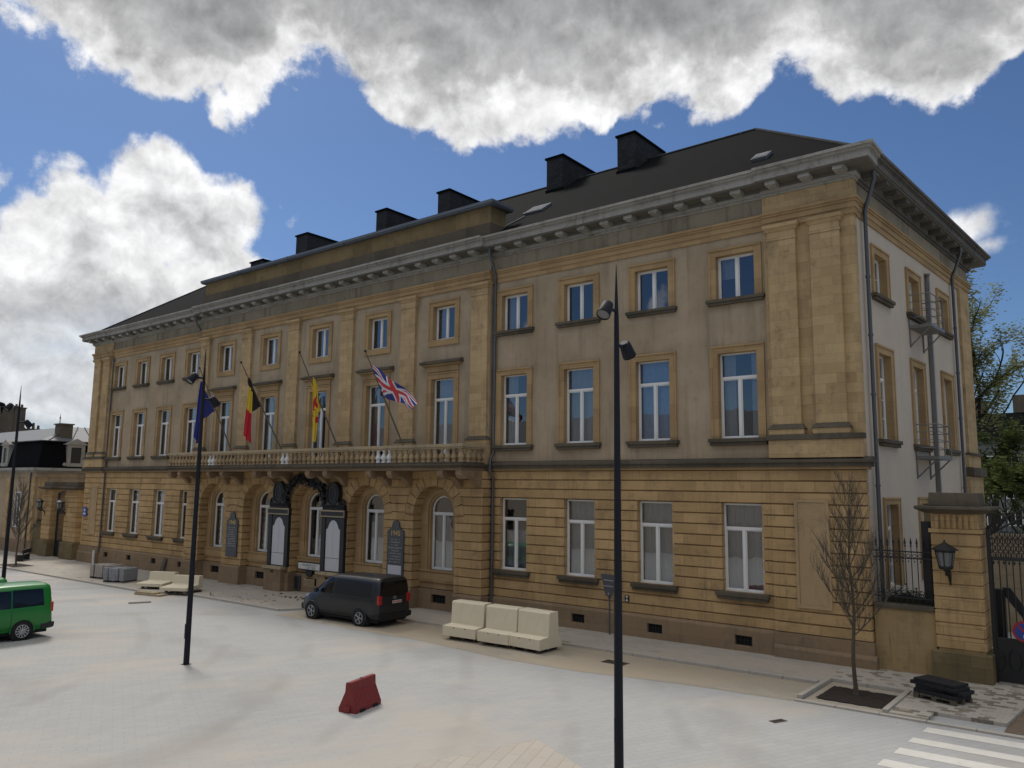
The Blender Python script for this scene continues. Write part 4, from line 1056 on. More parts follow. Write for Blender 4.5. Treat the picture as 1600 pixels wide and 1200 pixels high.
# road sign seen from behind
t = thing('road_sign', 'grey triangular road sign seen from behind on a thin post, against the right wing', 'road sign', (18.52, -.30, GZ(18.5)+PV), math.radians(-12))
m = MB(); m.tube([(0, 0, -.1), (0, 0, 1.45)], .035, 8); m.tube([(0, 0, 1.25), (-.20, -.0, 1.75), (-.22, -.0, 2.05)], .02, 6); m.tube([(0, 0, 1.25), (.20, -.0, 1.75), (.22, -.0, 2.05)], .02, 6); m.build('post', MT['greydark'], t)
m = MB(); m.prism([(-.42, 2.20), (-.36, 2.24), (.36, 2.24), (.42, 2.20), (.17, 1.46), (.0, 1.38), (-.17, 1.46)], 'y', -.05, -.03); m.build('plate', MT['greydark'], t)
m = MB()
for z in (1.8, 2.02): m.box(-.26, .26, -.062, -.05, z-.02, z+.02)
m.lathe([(.045, 0), (.045, .01)], (0, -.066, 1.52), 10, 0, ax='y'); m.build('clamp', MT['alloy'], t)

# ================================================================== FLAGS
def flag(name, label, x, base, tip, fin=True):
    t = thing('flag', label, 'flag', (x, base[0], base[1]), 0, 'flags on slanting staffs over the balcony')
    L0 = Vector((0, tip[0]-base[0], tip[1]-base[1]))
    m = MB(); m.tube([L0*-.10, L0*.5, L0], [.04, .033, .022], 8); s = m.build('staff', MT['staff'], t)
    m = MB(); c = L0; m.lathe([(.0, -.06), (.05, -.04), (.065, 0), (.05, .045), (.0, .08)], (c.x, c.y, c.z), 10); m.build('finial', MT['signblack'], s)
    return t
def drape(t, x, base, rows, mats, mif, name='cloth', ripple=.06, nf=1.0, dx=0.0):
    """rows: list of polylines (y,z), all the same length -> resampled grid with folds across x"""
    def resample(pl, n):
        P = [Vector(p) for p in pl]; d = [0]
        for a, b in zip(P, P[1:]): d.append(d[-1]+(b-a).length)
        o = []
        for k in range(n):
            s = d[-1]*k/(n-1); i = max(j for j in range(len(d)) if d[j] <= s+1e-9); i = min(i, len(P)-2)
            f = (s-d[i])/max(1e-6, d[i+1]-d[i]); o.append(P[i].lerp(P[i+1], f))
        return o
    nu, nv = 40, 26
    R = [resample(r, nu) for r in rows]
    G = []
    for j in range(nv):
        u = j/(nv-1)*(len(R)-1); i = min(int(u), len(R)-2); f = u-i
        G.append([R[i][k].lerp(R[i+1][k], f) for k in range(nu)])
    m = MB()
    v = [(dx+ripple*math.sin(nf*(9*j/nv+3.0*k/nu))*min(1, j/5)*(.4+.6*k/nu), G[j][k].x-base[0], G[j][k].y-base[1]) for j in range(nv) for k in range(nu)]
    for j in range(nv-1):
        for k in range(nu-1): m.add([v[j*nu+k], v[j*nu+k+1], v[(j+1)*nu+k+1], v[(j+1)*nu+k]], [(0, 1, 2, 3)], mif((j+.5)/(nv-1), (k+.5)/(nu-1)), True)
    o = m.build(name, mats, t)
    bm = bmesh.new(); bm.from_mesh(o.data); bmesh.ops.remove_doubles(bm, verts=bm.verts, dist=1e-5); bm.to_mesh(o.data); bm.free()
    return o
# black yellow red
b = (-1.9, 7.5); t = flag('f', 'limp black, yellow and red flag on the second staff from the left', -.6, b, (-4.64, 11.94))
drape(t, -.6, b, [[(-4.24, 11.27), (-3.31, 9.82)], [(-4.20, 11.0), (-3.66, 9.60)], [(-4.12, 10.72), (-3.97, 9.42)]], [MT['flagblack']], lambda a, c: 0, ripple=.05)
drape(t, -.6, b, [[(-4.24, 11.22), (-4.23, 10.68), (-4.32, 9.46), (-4.39, 8.26)], [(-4.18, 11.15), (-4.12, 10.68), (-4.14, 9.5), (-4.18, 8.0)], [(-4.10, 11.02), (-4.02, 10.69), (-3.97, 9.57), (-3.90, 7.86)]],
      [MT['flagblack'], MT['flagyellow'], MT['flagred']], lambda a, c: 0 if c < .16+.01*a else (1 if c < .535 else 2), ripple=.07, nf=1.6, dx=.16)
# blue
b = (-1.9, 7.6); t = flag('f', 'limp plain dark blue flag on the leftmost staff, behind the lamp post', -5.4, b, (-4.16, 12.12))
drape(t, -5.4, b, [[(-4.02, 11.35), (-3.56, 10.62), (-3.09, 9.83)], [(-4.02, 10.9), (-3.75, 10.2), (-3.5, 9.5)], [(-3.98, 10.5), (-3.92, 9.9), (-3.86, 9.28)]], [MT['ukblue']], lambda a, c: 0, ripple=.06)
drape(t, -5.4, b, [[(-4.15, 11.37), (-4.22, 10.69), (-4.26, 9.53), (-4.34, 8.34)], [(-4.05, 11.36), (-4.08, 10.5), (-4.08, 9.4), (-4.15, 7.95)], [(-3.96, 11.36), (-3.94, 10.5), (-3.85, 9.29), (-3.88, 8.05)]], [MT['flagblue']], lambda a, c: 0, ripple=.08, nf=1.5, dx=.16)
# yellow with red bird, folded
b = (-1.88, 7.64); t = flag('f', 'limp yellow flag with folded red emblem on the third staff from the left', 3.9, b, (-4.4, 12.06))
drape(t, 3.9, b, [[(-3.92, 11.27), (-3.45, 10.5), (-2.92, 9.55)], [(-3.72, 10.85), (-3.42, 10.1), (-3.06, 9.38)], [(-3.52, 10.4), (-3.36, 9.8), (-3.21, 9.2)]], [MT['flagyellow']], lambda a, c: 0, ripple=.04)
def cock(a, c):
    q = noise.noise((a*3.1+4, c*9.0, 1.7))+.35*noise.noise((a*7, c*24, 5))
    return 1 if ((.24 < c < .52 and q > -.14) or (.60 < c < .70 and q > -.05)) and .12 < a < .85 else 0
drape(t, 3.9, b, [[(-3.66, 10.95), (-3.63, 9.92), (-3.6, 9.0), (-3.53, 7.9)], [(-3.55, 10.85), (-3.46, 9.9), (-3.42, 9.0), (-3.42, 7.82)], [(-3.42, 10.6), (-3.28, 9.6), (-3.21, 8.8), (-3.33, 7.95)]], [MT['flagyellow'], MT['flagred']], cock, ripple=.07, nf=1.6, dx=.14)
# flying union flag
b = (-2.1, 7.95); t = flag('f', 'red, white and blue flag flying to the right on the rightmost staff', 8.55, b, (-4.34, 11.66))
def union(u, v):
    x, y = (u-.5)*2, (v-.5)
    ax, ay = abs(x), abs(y)
    if ay < .10 or ax < .10: return 1
    if ay < .165 or ax < .165: return 2
    d = abs(abs(y)*2-abs(x))/math.sqrt(5)
    if d < .035: return 1
    if d < .10: return 2
    return 0
top = [(8.55, -4.02, 11.13), (8.85, -3.85, 10.95), (9.55, -3.65, 10.42), (10.2, -3.55, 10.0), (10.95, -3.45, 9.33)]
bot = [(8.55, -3.26, 9.90), (9.05, -3.40, 9.60), (9.75, -3.5, 9.40), (10.32, -3.45, 9.32), (10.66, -3.40, 8.96)]
def pl(P, s):
    s *= len(P)-1; i = min(int(s), len(P)-2); return Vector(P[i]).lerp(Vector(P[i+1]), s-i)
m = MB(); nu, nv = 64, 34; G = []
for j in range(nv+1):
    row = []
    for k in range(nu+1):
        u, v = k/nu, j/nv; p = pl(top, u).lerp(pl(bot, u), v); p.y += .12*math.sin(u*9+v*4)*min(1, u*3); p.z += .03*math.sin(u*11+2*v)*u
        row.append((p.x-8.55, p.y-b[0], p.z-b[1]))
    G.append(row)
for j in range(nv):
    for k in range(nu): m.add([G[j][k], G[j][k+1], G[j+1][k+1], G[j+1][k]], [(0, 1, 2, 3)], union((k+.5)/nu, (j+.5)/nv), True)
o = m.build('cloth', [MT['ukblue'], MT['ukred'], MT['ukwhite']], t)
bm = bmesh.new(); bm.from_mesh(o.data); bmesh.ops.remove_doubles(bm, verts=bm.verts, dist=1e-5); bm.to_mesh(o.data); bm.free()
m = MB(); m.lathe([(.07, -.14), (.08, 0), (.06, .12)], (0, -3.29-b[0], 9.92-b[1]), 8); m.build('mourning_ribbon', MT['signblack'], t)

# ================================================================== STREET LAMPS
def lamp(x, y, label):
    t = thing('street_lamp', label, 'street lamp', (x, y, GZ(x)), 0, 'dark street lamps in a row across the square')
    m = MB(); m.tube([(0, 0, -.05), (0, 0, 3.0), (0, 0, 8.4), (0, 0, 9.0), (0, 0, 10.12)], [.092, .080, .055, .048, .007], 12); m.box(-.12, .12, -.12, .12, -.05, .012)
    m.box(-.04, .04, -.105, -.06, .8, 1.25)
    m.build('pole', MT['lampsteel'], t)
    for sy, z, an in ((-1, 9.12, 38), (1, 8.42, 40)):
        M_ = Matrix.Translation((0, sy*.40, z)) @ Matrix.Rotation(math.radians(an)*sy, 4, 'X')
        m = MB(); m.tube([(0, 0, z+.02), (0, sy*.22, z+.03)], .035, 8); m.M = M_
        m.lathe([(.08, .16), (.105, .15), (.12, .08), (.145, -.17), (.137, -.19), (.13, -.145), (.0, -.145)], (0, 0, 0), 18, 0)
        h = m.build('lamp_head', MT['lampsteel'], t)
        m = MB(M_); m.lathe([(.127, -.162), (.127, -.148)], (0, 0, 0), 18); m.build('lens', MT['greylens'], h)
    return t
L1 = lamp(26.76, -13.38, 'nearest dark street lamp, its pole running up the right wing')
dup(L1, (10.78, -13.13, GZ(10.78)), 0, 'dark street lamp in front of the blue flag, foot on the open square')
dup(L1, (-4.73, -13.13, GZ(-4.73)), 0, 'farthest dark street lamp at the left edge, above the green vans')

# ================================================================== VANS
def van(label, loc, rz, paint, roofpaint, spokes, style):
    t = thing('van', label, 'van', loc, rz)
    # local: x = forward(-) to rear(+), rear axle at x=0, front axle at x=-3.0; z up from the ground
    prof = [(-3.93, .62), (-3.88, .82), (-3.75, .98), (-3.45, 1.10), (-3.05, 1.20), (-2.85, 1.26), (-2.45, 1.62), (-2.12, 1.86), (-1.85, 1.93), (-1.4, 1.965), (-.5, 1.985), (.4, 1.98), (.86, 1.965), (.945, 1.925), (.975, 1.80), (1.02, 1.3), (1.04, .9), (1.04, .6)]
    def top(x):
        for (a, b), (c, d) in zip(prof, prof[1:]):
            if a <= x <= c: return b+(d-b)*(x-a)/max(1e-6, c-a)
        return prof[0][1] if x < prof[0][0] else prof[-1][1]
    sec = [(.80, .30), (.90, .34), (.945, .55), (.955, .85), (.945, 1.08), (.915, 1.32), (.875, 1.55), (.835, 1.75), (.79, 1.86), (.70, 1.93), (.45, 1.965), (0, 1.975)]
    def wf(x):
        if x < -3.0: return 1-.30*((-3.0-x)/.95)**2.2
        if x > .75: return 1-.10*((x-.75)/.3)**2
        return 1.0
    def half(x, z):
        T = top(x); k = (z-.30)/max(.05, T-.30)*(1.975-.30)+.30 if T < 1.9 else z*1.975/max(T, 1.9)
        # keep the sides upright under the bonnet line
        zz = min(max(k if z > T-.28 else z, .30), 1.975)
        for (a, b), (c, d) in zip(sec, sec[1:]):
            if b <= zz <= d: return (a+(c-a)*(zz-b)/(d-b))*wf(x)
        return .8*wf(x)
    xs = [-3.93, -3.90, -3.85, -3.75, -3.6, -3.45, -3.25, -3.05, -2.85, -2.65, -2.45, -2.28, -2.12, -1.95, -1.85, -1.6, -1.4, -1, -.5, 0, .4, .65, .78, .86, .91, .945, .96, .975, 1.0, 1.02, 1.04]
    rows = []
    for x in xs:
        T = top(x); r = []
        zs = [.30+(T-.30)*((b-.30)/1.675) for a, b in sec]
        for (a, b), z in zip(sec, zs):
            f = a if T > 1.6 else (a if b < 1.5 else a)
            r.append((x, a*wf(x), z))
        rows.append([(x, -p[1], p[2]) for p in r] + [p for p in r[::-1][1:]])
    m = MB(); m.grid(rows, 0, True); m.add(rows[0], [tuple(range(len(rows[0])))], 0); m.add(rows[-1], [tuple(range(len(rows[0])))[::-1]], 0)
    def sideY(x, z):
        T = top(x)
        for (a, b), (c, d) in zip(sec, sec[1:]):
            z0, z1 = .30+(T-.30)*((b-.30)/1.675), .30+(T-.30)*((d-.30)/1.675)
            if z0 <= z <= z1+1e-6: return (a+(c-a)*(z-z0)/max(1e-6, z1-z0))*wf(x)
        return 0
    body = m.build('body', paint, t)
    bm = bmesh.new(); bm.from_mesh(body.data); bmesh.ops.recalc_face_normals(bm, faces=bm.faces); bm.to_mesh(body.data); bm.free()
    def patch(pts, sgn, off, name, mat_, par, n=8):
        """quad patch on the flank following the body: pts (x,z) corners bl, br, tr, tl"""
        m = MB(); P = []
        for j in range(n+1):
            row = []
            for i in range(n+1):
                u, v = i/n, j/n
                x = (pts[0][0]*(1-u)+pts[1][0]*u)*(1-v)+(pts[3][0]*(1-u)+pts[2][0]*u)*v
                z = (pts[0][1]*(1-u)+pts[1][1]*u)*(1-v)+(pts[3][1]*(1-u)+pts[2][1]*u)*v
                row.append((x, sgn*(sideY(x, z)+off), z))
            P.append(row if sgn < 0 else row[::-1])
        m.grid(P); return m.build(name, mat_, par)
    for sg in (-1, 1):
        d = patch([(-2.72, 1.18), (-1.72, 1.16), (-1.72, 1.80), (-2.14, 1.80)], sg, .008, 'side_window', MT['vanglass'], t)
        if style == 'panel':
            patch([(-1.60, 1.17), (.62, 1.17), (.60, 1.76), (-1.60, 1.80)], sg, .006, 'side_panel', MT['vanroof'], t)
        else:
            patch([(-1.60, 1.17), (-.42, 1.17), (-.42, 1.78), (-1.60, 1.80)], sg, .008, 'side_window', MT['vanglass'], t)
            patch([(-.38, 1.17), (.70, 1.19), (.66, 1.78), (-.38, 1.80)], sg, .008, 'side_window', MT['vanglass'], t)
        for q in ([(-1.665, .36), (-1.65, .36), (-1.65, 1.82), (-1.665, 1.82)], [(-.40, .40), (-.385, .40), (-.385, 1.15), (-.40, 1.15)], [(-2.78, .45), (-2.765, .45), (-2.70, 1.15), (-2.715, 1.15)]):
            patch(q, sg, .004, 'door_seam', MT['blackplastic'], t, 5)
        patch([(-2.6, .30), (-.45, .30), (-.45, .40), (-2.6, .40)], sg, .006, 'sill_trim', MT['blackplastic'] if style == 'panel' else paint, t)
        patch([(-1.62, 1.085), (.80, 1.085), (.80, 1.10), (-1.62, 1.10)], sg, .006, 'waist_line', MT['vanroof'] if style == 'panel' else paint, t)
        m = MB(); m.box(-1.95, -1.80, sg*.955-.02, sg*.955+.02, .99, 1.03); m.build('door_handle', paint, t)
        m = MB(); m.box(-2.72, -2.55, min(sg*.95, sg*1.14), max(sg*.95, sg*1.14), 1.16, 1.36); m.build('mirror', MT['blackplastic'], t, bevel=.04)
        patch([(-3.80, .84), (-3.42, .90), (-3.36, 1.04), (-3.70, .97)], sg, .006, 'headlight', MT['alloy'], t)
        m = MB(); y0, y1 = sorted((sg*.70, sg*.905))
        m.box(.93, 1.055, y0, y1, .92, 1.28); m.build('tail_light', MT['redlamp'], t, bevel=.03)
        for x in (-3.0, 0):
            m = MB(); n = 26; yy = sg*(.968)
            # wheel arch lip
            m.tube([(x+.405*math.cos(PI*k/n), sg*(sideY(x, .6)+.004), .34+.405*math.sin(PI*k/n)) for k in range(-1, n+2)], .022, 6, 0)
            m.prism([(x+.40*math.cos(2*PI*k/n), .34+.40*math.sin(2*PI*k/n)) for k in range(n)], 'y', sg*.5, sg*.962, 1)
            m.build('wheel_arch', [paint, MT['dark']], t)
            m = MB(Matrix.Translation((x, sg*.875, .335)))
            m.lathe([(.20, -.10), (.30, -.11), (.33, -.085), (.335, 0), (.33, .085), (.30, .108), (.225, .10)], n=28, ax='y'); W_ = m.build('wheel', MT['tyre'], t)
            m = MB(Matrix.Translation((x, sg*.875, .335)))
            m.lathe([(.235, sg*.06), (.24, sg*.105), (.215, sg*.11), (.205, sg*.075), (.0, sg*.07)], n=28, ax='y', mi=1)
            ns = spokes
            for k in range(ns):
                a = 2*PI*k/ns
                for da in ((-.09, .09) if style == 'panel' else (0,)):
                    p0 = (.045*math.cos(a), sg*.10, .045*math.sin(a)); p1 = (.215*math.cos(a+da*1.6), sg*.105, .215*math.sin(a+da*1.6))
                    m.tube([p0, p1], .014 if style == 'panel' else .022, 5, 0)
            m.lathe([(.05, sg*.09), (.05, sg*.115), (.0, sg*.118)], n=12, ax='y', mi=0)
            m.tube([(.222*math.cos(2*PI*k/28), sg*.106, .222*math.sin(2*PI*k/28)) for k in range(29)], .012, 5, 0)
            m.build('rim', [MT['alloy'] if style == 'panel' else MT['hubcap'], MT['blackplastic']], W_)
    # windscreen, rear window, bumpers, plate
    def endpatch(x_of, z0, z1, w0, w1, name, mat_, off):
        m = MB(); P = []
        n = 8
        for j in range(n+1):
            z = z0+(z1-z0)*j/n; w = w0+(w1-w0)*j/n
            P.append([(x_of(z)+off-.02*abs((i/n-.5)*2)**2*(1 if off > 0 else -1), -w+2*w*i/n, z) for i in range(n+1)])
        m.grid(P); return m.build(name, mat_, t)
    def xr(z): 
        q = [(1.04, .6), (1.04, .9), (1.02, 1.3), (.975, 1.80), (.945, 1.925)]
        for (a, b), (c, d) in zip(q, q[1:]):
            if b <= z <= d: return a+(c-a)*(z-b)/(d-b)
        return 1.04
    endpatch(xr, 1.24, 1.80, .80, .70, 'rear_window', MT['vanglass'], .016)
    endpatch(lambda z: -2.85+(z-1.26)/(1.86-1.26)*.73, 1.28, 1.82, .80, .68, 'windscreen', MT['vanglass'], -.02)
    m = MB(); m.box(1.03, 1.075, -.50+.30, .36+.05, .93, 1.05); m.build('plate_recess', paint, t, bevel=.01)
    m = MB(); m.box(1.076, 1.084, -.16, .36, .935, 1.045, 0); 
    r = random.Random(3)
    for k in range(7): m.box(1.084, 1.087, -.13+.07*k, -.085+.07*k, .96, 1.02, 1)
    m.build('number_plate', [MT['numplate'], MT['redlamp']], t)
    m = MB(); m.tube([(1.045, -.09+.085*math.cos(2*PI*k/20)+.09, 1.155+.06*math.sin(2*PI*k/20)) for k in range(21)], .008, 5); m.tube([(1.045, -.05, 1.19), (1.045, -.02, 1.11), (1.045, 0, 1.16), (1.045, .02, 1.11), (1.045, .05, 1.19)], .007, 5); m.build('emblem', MT['alloy'], t)
    bp = MT['blackplastic']
    m = MB(); m.frustum((.60, 1.11, -.93, .93, .34), (.60, 1.13, -.945, .945, .56)); m.build('bumper', bp if style != 'panel' else MT['vanroof'], t, bevel=.05)
    m = MB(); m.frustum((-3.98, -3.5, -.74, .74, .30), (-3.99, -3.5, -.76, .76, .58)); m.build('bumper', paint if style == 'panel' else bp, t, bevel=.06)
    m = MB(); m.box(-3.4, .9, -.82, .82, .20, .34); m.build('underbody', MT['dark'], t)
    if style == 'panel':
        for sg in (-1, 1):
            m = MB(); m.box(.40, .43, min(sg*.70, sg*.93), max(sg*.70, sg*.93), .10, .36); m.build('mud_flap', MT['rubber'], t)
    return t
van('charcoal panel van parked before the arches, red tail light towards the viewer', (9.52, -4.06, GZ(8)+.01), math.radians(1.5), MT['vanpaint'], MT['vanroof'], 5, 'panel')
G_ = van('bright green minibus cut by the left edge, dark side windows and silver hubcaps', (1.6, -14.94, GZ(2)), math.radians(92), MT['greenpaint'], MT['greenpaint'], 12, 'bus')
dup(G_, (-1.6, -15.3, GZ(-2)), math.radians(92), 'green van mostly out of frame, only its roof showing behind the nearer green one')

# ================================================================== CONCRETE BLOCKS, PALLETS, BARRIER
def pallet(label, loc, rz, w=1.2, d=1.0):
    t = thing('pallet', label, 'pallet', loc, rz, 'wooden pallets under the loads')
    m = MB()
    for k in range(6): m.box(-w/2+w*k/6+.01, -w/2+w*(k+1)/6-.03, -d/2, d/2, .115, .138)
    m.build('deck', MT['wood'], t)
    m = MB()
    for y in (-d/2+.05, 0, d/2-.05):
        for x in (-w/2+.08, 0, w/2-.08): m.box(x-.07, x+.07, y-.05, y+.05, .02, .095)
        m.box(-w/2, w/2, y-.05, y+.05, .095, .113); m.box(-w/2, w/2, y-.05, y+.05, 0, .02)
    m.build('bearer', MT['wood'], t); return t
def block(label, loc, rz, w, prof, group, marks=True):
    t = thing('concrete_block', label, 'concrete block', loc, rz, group)
    m = MB(); m.prism(prof, 'x', -w/2, w/2); m.build('body', MT['concrete'], t, bevel=.006)
    m = MB()
    if marks:
        for x in (-.22*w, .12*w):
            m.tube([(x+.14, .545, 1.12), (x, .525, .80), (x-.14, .507, .42)], .008, 5, 0)
            m.lathe([(.022, 0), (.022, .01)], (x+.1, -.006, .31), 8, 1, ax='y'); m.lathe([(.022, 0), (.022, .01)], (x+.12, .60, 1.155), 8, 1)
    else:
        for x in (-.3, .3): m.lathe([(.022, 0), (.022, .006)], (x, .2, .30), 8, 1)
    m.build('lifting_points', [MT['concrete'], MT['signblack']], t)
    return t
PR = [(0, 0), (0, .35), (.50, .385), (.545, 1.14), (.60, 1.19), (1.03, 1.19), (1.06, .42), (1.24, .36), (1.24, 0)]
zb = GZ(16)
for x, w, rz, lb in ((14.80, 1.52, 4, 'leftmost of three cream concrete blocks on pallets right of the dark van'), (16.42, 1.36, 3, 'middle of three cream concrete blocks, tucked between its neighbours'), (17.78, 1.40, -2, 'rightmost of three cream concrete blocks, its stepped end face showing')):
    pallet({14.80: 'grey pallet under the leftmost cream block', 16.42: 'grey pallet under the middle cream block', 17.78: 'grey pallet under the rightmost cream block'}[x], (x, -4.10, zb+.006), math.radians(rz), 1.25, 1.0)
    block(lb, (x, -4.78+(.06 if x > 17 else 0), zb+.146), math.radians(rz), w, PR, 'cream concrete blocks near the parking bay')
PL = [(0, 0), (0, .16), (1.05, .22), (1.10, .25), (1.14, .66), (1.50, .66), (1.55, .1), (1.55, 0)]
for x, y, rz, lb, lp in ((-7.9, -4.35, 14, 'low cream block with a flat seat, left of the two by the stone stacks', 'dark pallet under the left low cream block'), (-5.2, -4.45, 14, 'low cream block with a flat seat, half hidden by the lamp post', 'dark pallet under the right low cream block')):
    zz = GZ(x)+PV
    pallet(lp, (x, y+.05, zz), math.radians(rz), 1.5, 1.1)
    block(lb, (x+.15, y-.62, zz+.14), math.radians(rz+14), 1.55, PL, 'low cream blocks on the left pavement', False)
m = MB(); m.box(-.95, .95, -.25, .25, 0, .09); m.box(-.9, .5, -.22, .2, .09, .16)
tag(m.build('kerb_stones', MT['palestone'], loc=(-6.0, -5.75, GZ(-6)+.004), rz=math.radians(12), bevel=.015), 'two loose pale kerb stones lying flat in front of the low cream blocks', 'kerb stones')
def stack(label, loc, rz, w, d, h, tint):
    t = thing('stone_stack', label, 'stone stack', loc, rz, 'strapped stacks of grey paving stones')
    m = MB(); r = random.Random(int(w*100)); nx, nz = 5, 4
    for i in range(nx):
        for k in range(nz):
            a = -w/2+w*i/nx; m.box(a+.006, a+w/nx-.006, -d/2+r.uniform(0, .03), d/2-r.uniform(0, .03), .10+(h-.10)*k/nz+.004, .10+(h-.10)*(k+1)/nz-.004)
    m.build('stones', tint, t)
    m = MB()
    for x in (-w*.25, w*.25): m.box(x-.02, x+.02, -d/2-.012, d/2+.012, .10, h+.012)
    m.build('strap', MT['greydark'], t)
    m = MB()
    for x in (-w/2+.1, 0, w/2-.1): m.box(x-.06, x+.06, -d/2, d/2, 0, .10)
    m.build('bearer', MT['wood'], t)
stack('brownish strapped stack of paving stones, the left one on the far pavement', (-14.95, -3.95, GZ(-15)+PV), math.radians(8), 1.75, 1.1, .82, plain('brown_grey_setts', (.34, .31, .27), .85, .3, 6))
stack('bluish grey strapped stack of paving stones, the right one on the far pavement', (-12.55, -4.25, GZ(-12.5)+PV), math.radians(22), 1.45, 1.15, .80, plain('blue_grey_setts', (.26, .265, .28), .85, .3, 6))
m = MB(); m.box(-.16, .16, -.02, .02, 0, 1.0)
mt = m.build('leaning_board', MT['wood'], loc=(-15.4, -.33, GZ(-15)+PV-.01)); mt.rotation_euler = (math.radians(-11), math.radians(14), 0); tag(mt, 'brown board leaning on the plinth between two cellar openings', 'board')
m = MB(); m.box(-.10, .10, -.05, .05, 0, .95); tag(m.build('white_post', MT['signwhite'], loc=(-25.0, -.35, GZ(-25)+PV), bevel=.01), 'short white post standing against the far left corner', 'post')
m = MB(); m.tube([(-.02, 0, 0), (0, 0, .16), (.12, 0, .05), (.2, .05, .06)], .016, 6); tag(m.build('bent_rod', MT['rust'], loc=(-2.9, -4.2, GZ(-3)+PV)), 'short bent rod sticking out of the pavement left of the dark van', 'rod')
# red barrier
t = thing('plastic_barrier', 'worn dark red plastic road barrier standing alone on the square', 'barrier', (18.86, -12.93, GZ(19)), math.radians(104))
m = MB(); n = 14
half = [(.0, .27), (.11, .27), (.15, .245), (.36, .15), (.50, .085), (.70, .075), (.725, .055)]
Lb = .54
for sx in (1,):
    P = []
    for i in range(n+1):
        x = -Lb+2*Lb*i/n; rib = .007*math.cos(i*PI)*(1 if 0 < i < n else 0)
        row = [(x, -(w+(rib if .12 < z < .75 else 0)), z) for z, w in half] + [(x, (w+(rib if .12 < z < .75 else 0)), z) for z, w in half[::-1]]
        P.append(row)
    m.grid(P, 0, False); m.add(P[0], [tuple(range(len(P[0])))], 0); m.add(P[-1], [tuple(range(len(P[0])))[::-1]], 0)
m.box(-Lb-.05, -Lb+.002, -.09, .09, .0, .16); m.box(Lb-.002, Lb+.05, -.05, .05, .0, .5)
m.build('body', MT['redplastic'], t, bevel=.012)
m = MB()
for x in (-.28, .28): m.box(x-.1, x+.1, -.29, .29, -.002, .075)
m.build('foot_slot', MT['dark'], t)
m = MB(); m.lathe([(.04, 0), (.04, .012)], (0, 0, .727), 10); m.build('filler_cap', MT['dark'], t)
# stack of black slabs by the gate
pallet('pale broken pallet under the black rubber slabs', (30.32, -2.78, GZ(30)+PV), math.radians(-20), 1.15, .8)
zz = GZ(30)+PV+.14
for k, (dx, dy, a, w, d, h, lb) in enumerate([(0, 0, -22, 1.15, .72, .10, 'lowest black rubber slab resting on the pallet'), (.06, .03, -15, 1.22, .66, .09, 'second black slab up, sticking out at its right end'), (-.05, .0, -23, 1.25, .66, .09, 'third black slab up, sticking out at its left end'), (-.02, .02, -21, 1.12, .64, .08, 'topmost black slab of the pile by the gate pillar')]):
    m = MB(); m.box(-w/2, w/2, -d/2, d/2, 0, h-.004)
    for q in range(6): m.box(-w/2+w*(q+.2)/6, -w/2+w*(q+.8)/6, -d/2-.012, -d/2, .015, h-.02)
    tag(m.build('rubber_slab', MT['rubber'], loc=(30.32+dx, -2.80+dy, zz), rz=math.radians(a), bevel=.01), lb, 'rubber slab', 'black slabs piled on the pallet'); zz += h

# ================================================================== GATES
def gate_pillar(label, x0, x1, y0=.0):
    t = thing('gate_pillar', label, 'gate pillar', ((x0+x1)/2, y0, GZ(x0)), 0, 'stone gate pillars')
    h = (x1-x0)/2; z0 = -GZ(x0)
    m = MB()
    zl = [1.22+.375*k for k in range(10)]
    for a, b in zip(zl, zl[1:]): m.box(-h, h, 0, 1.2, z0+a+.016, z0+b-.016)
    m.box(-h+.045, h-.045, .045, 1.15, z0+1.0, z0+4.6); m.box(-h-.05, h+.05, -.05, 1.25, z0+4.60, z0+4.72)
    m.box(-h+.02, h-.02, .02, 1.18, z0+4.72, z0+5.18)
    for k in range(7): m.lathe([(.055, 0), (.075, .1), (.075, .34), (.055, .42)], (-h+.18+(2*h-.36)*k/6, .02, z0+4.73), 8)
    m.build('shaft', MT['ochre'], t, bevel=.012)
    m = MB(); m.box(-h-.14, h+.14, -.16, 1.34, -.2, z0+1.16); m.build('base', MT['mossy'], t, bevel=.03)
    m = MB(); m.frustum((-h-.10, h+.10, -.10, 1.30, z0+5.18), (-h-.34, h+.34, -.34, 1.54, z0+5.30)); m.box(-h-.36, h+.36, -.36, 1.56, z0+5.30, z0+5.40)
    m.frustum((-h-.02, h+.02, -.02, 1.2, z0+5.40), (-h-.0, h+.0, -.0, 1.18, z0+5.80)); m.build('cornice', MT['darkstone'], t, bevel=.02)
    return t
gate_pillar('gate pillar with wall lantern at the right, dark mossy cornice', 29.72, 31.02)
gate_pillar('left gate pillar far away, standing free beside the gate opening', -35.55, -33.95)
gate_pillar('far gate pillar built against the left corner of the town hall', -31.35, -29.3)
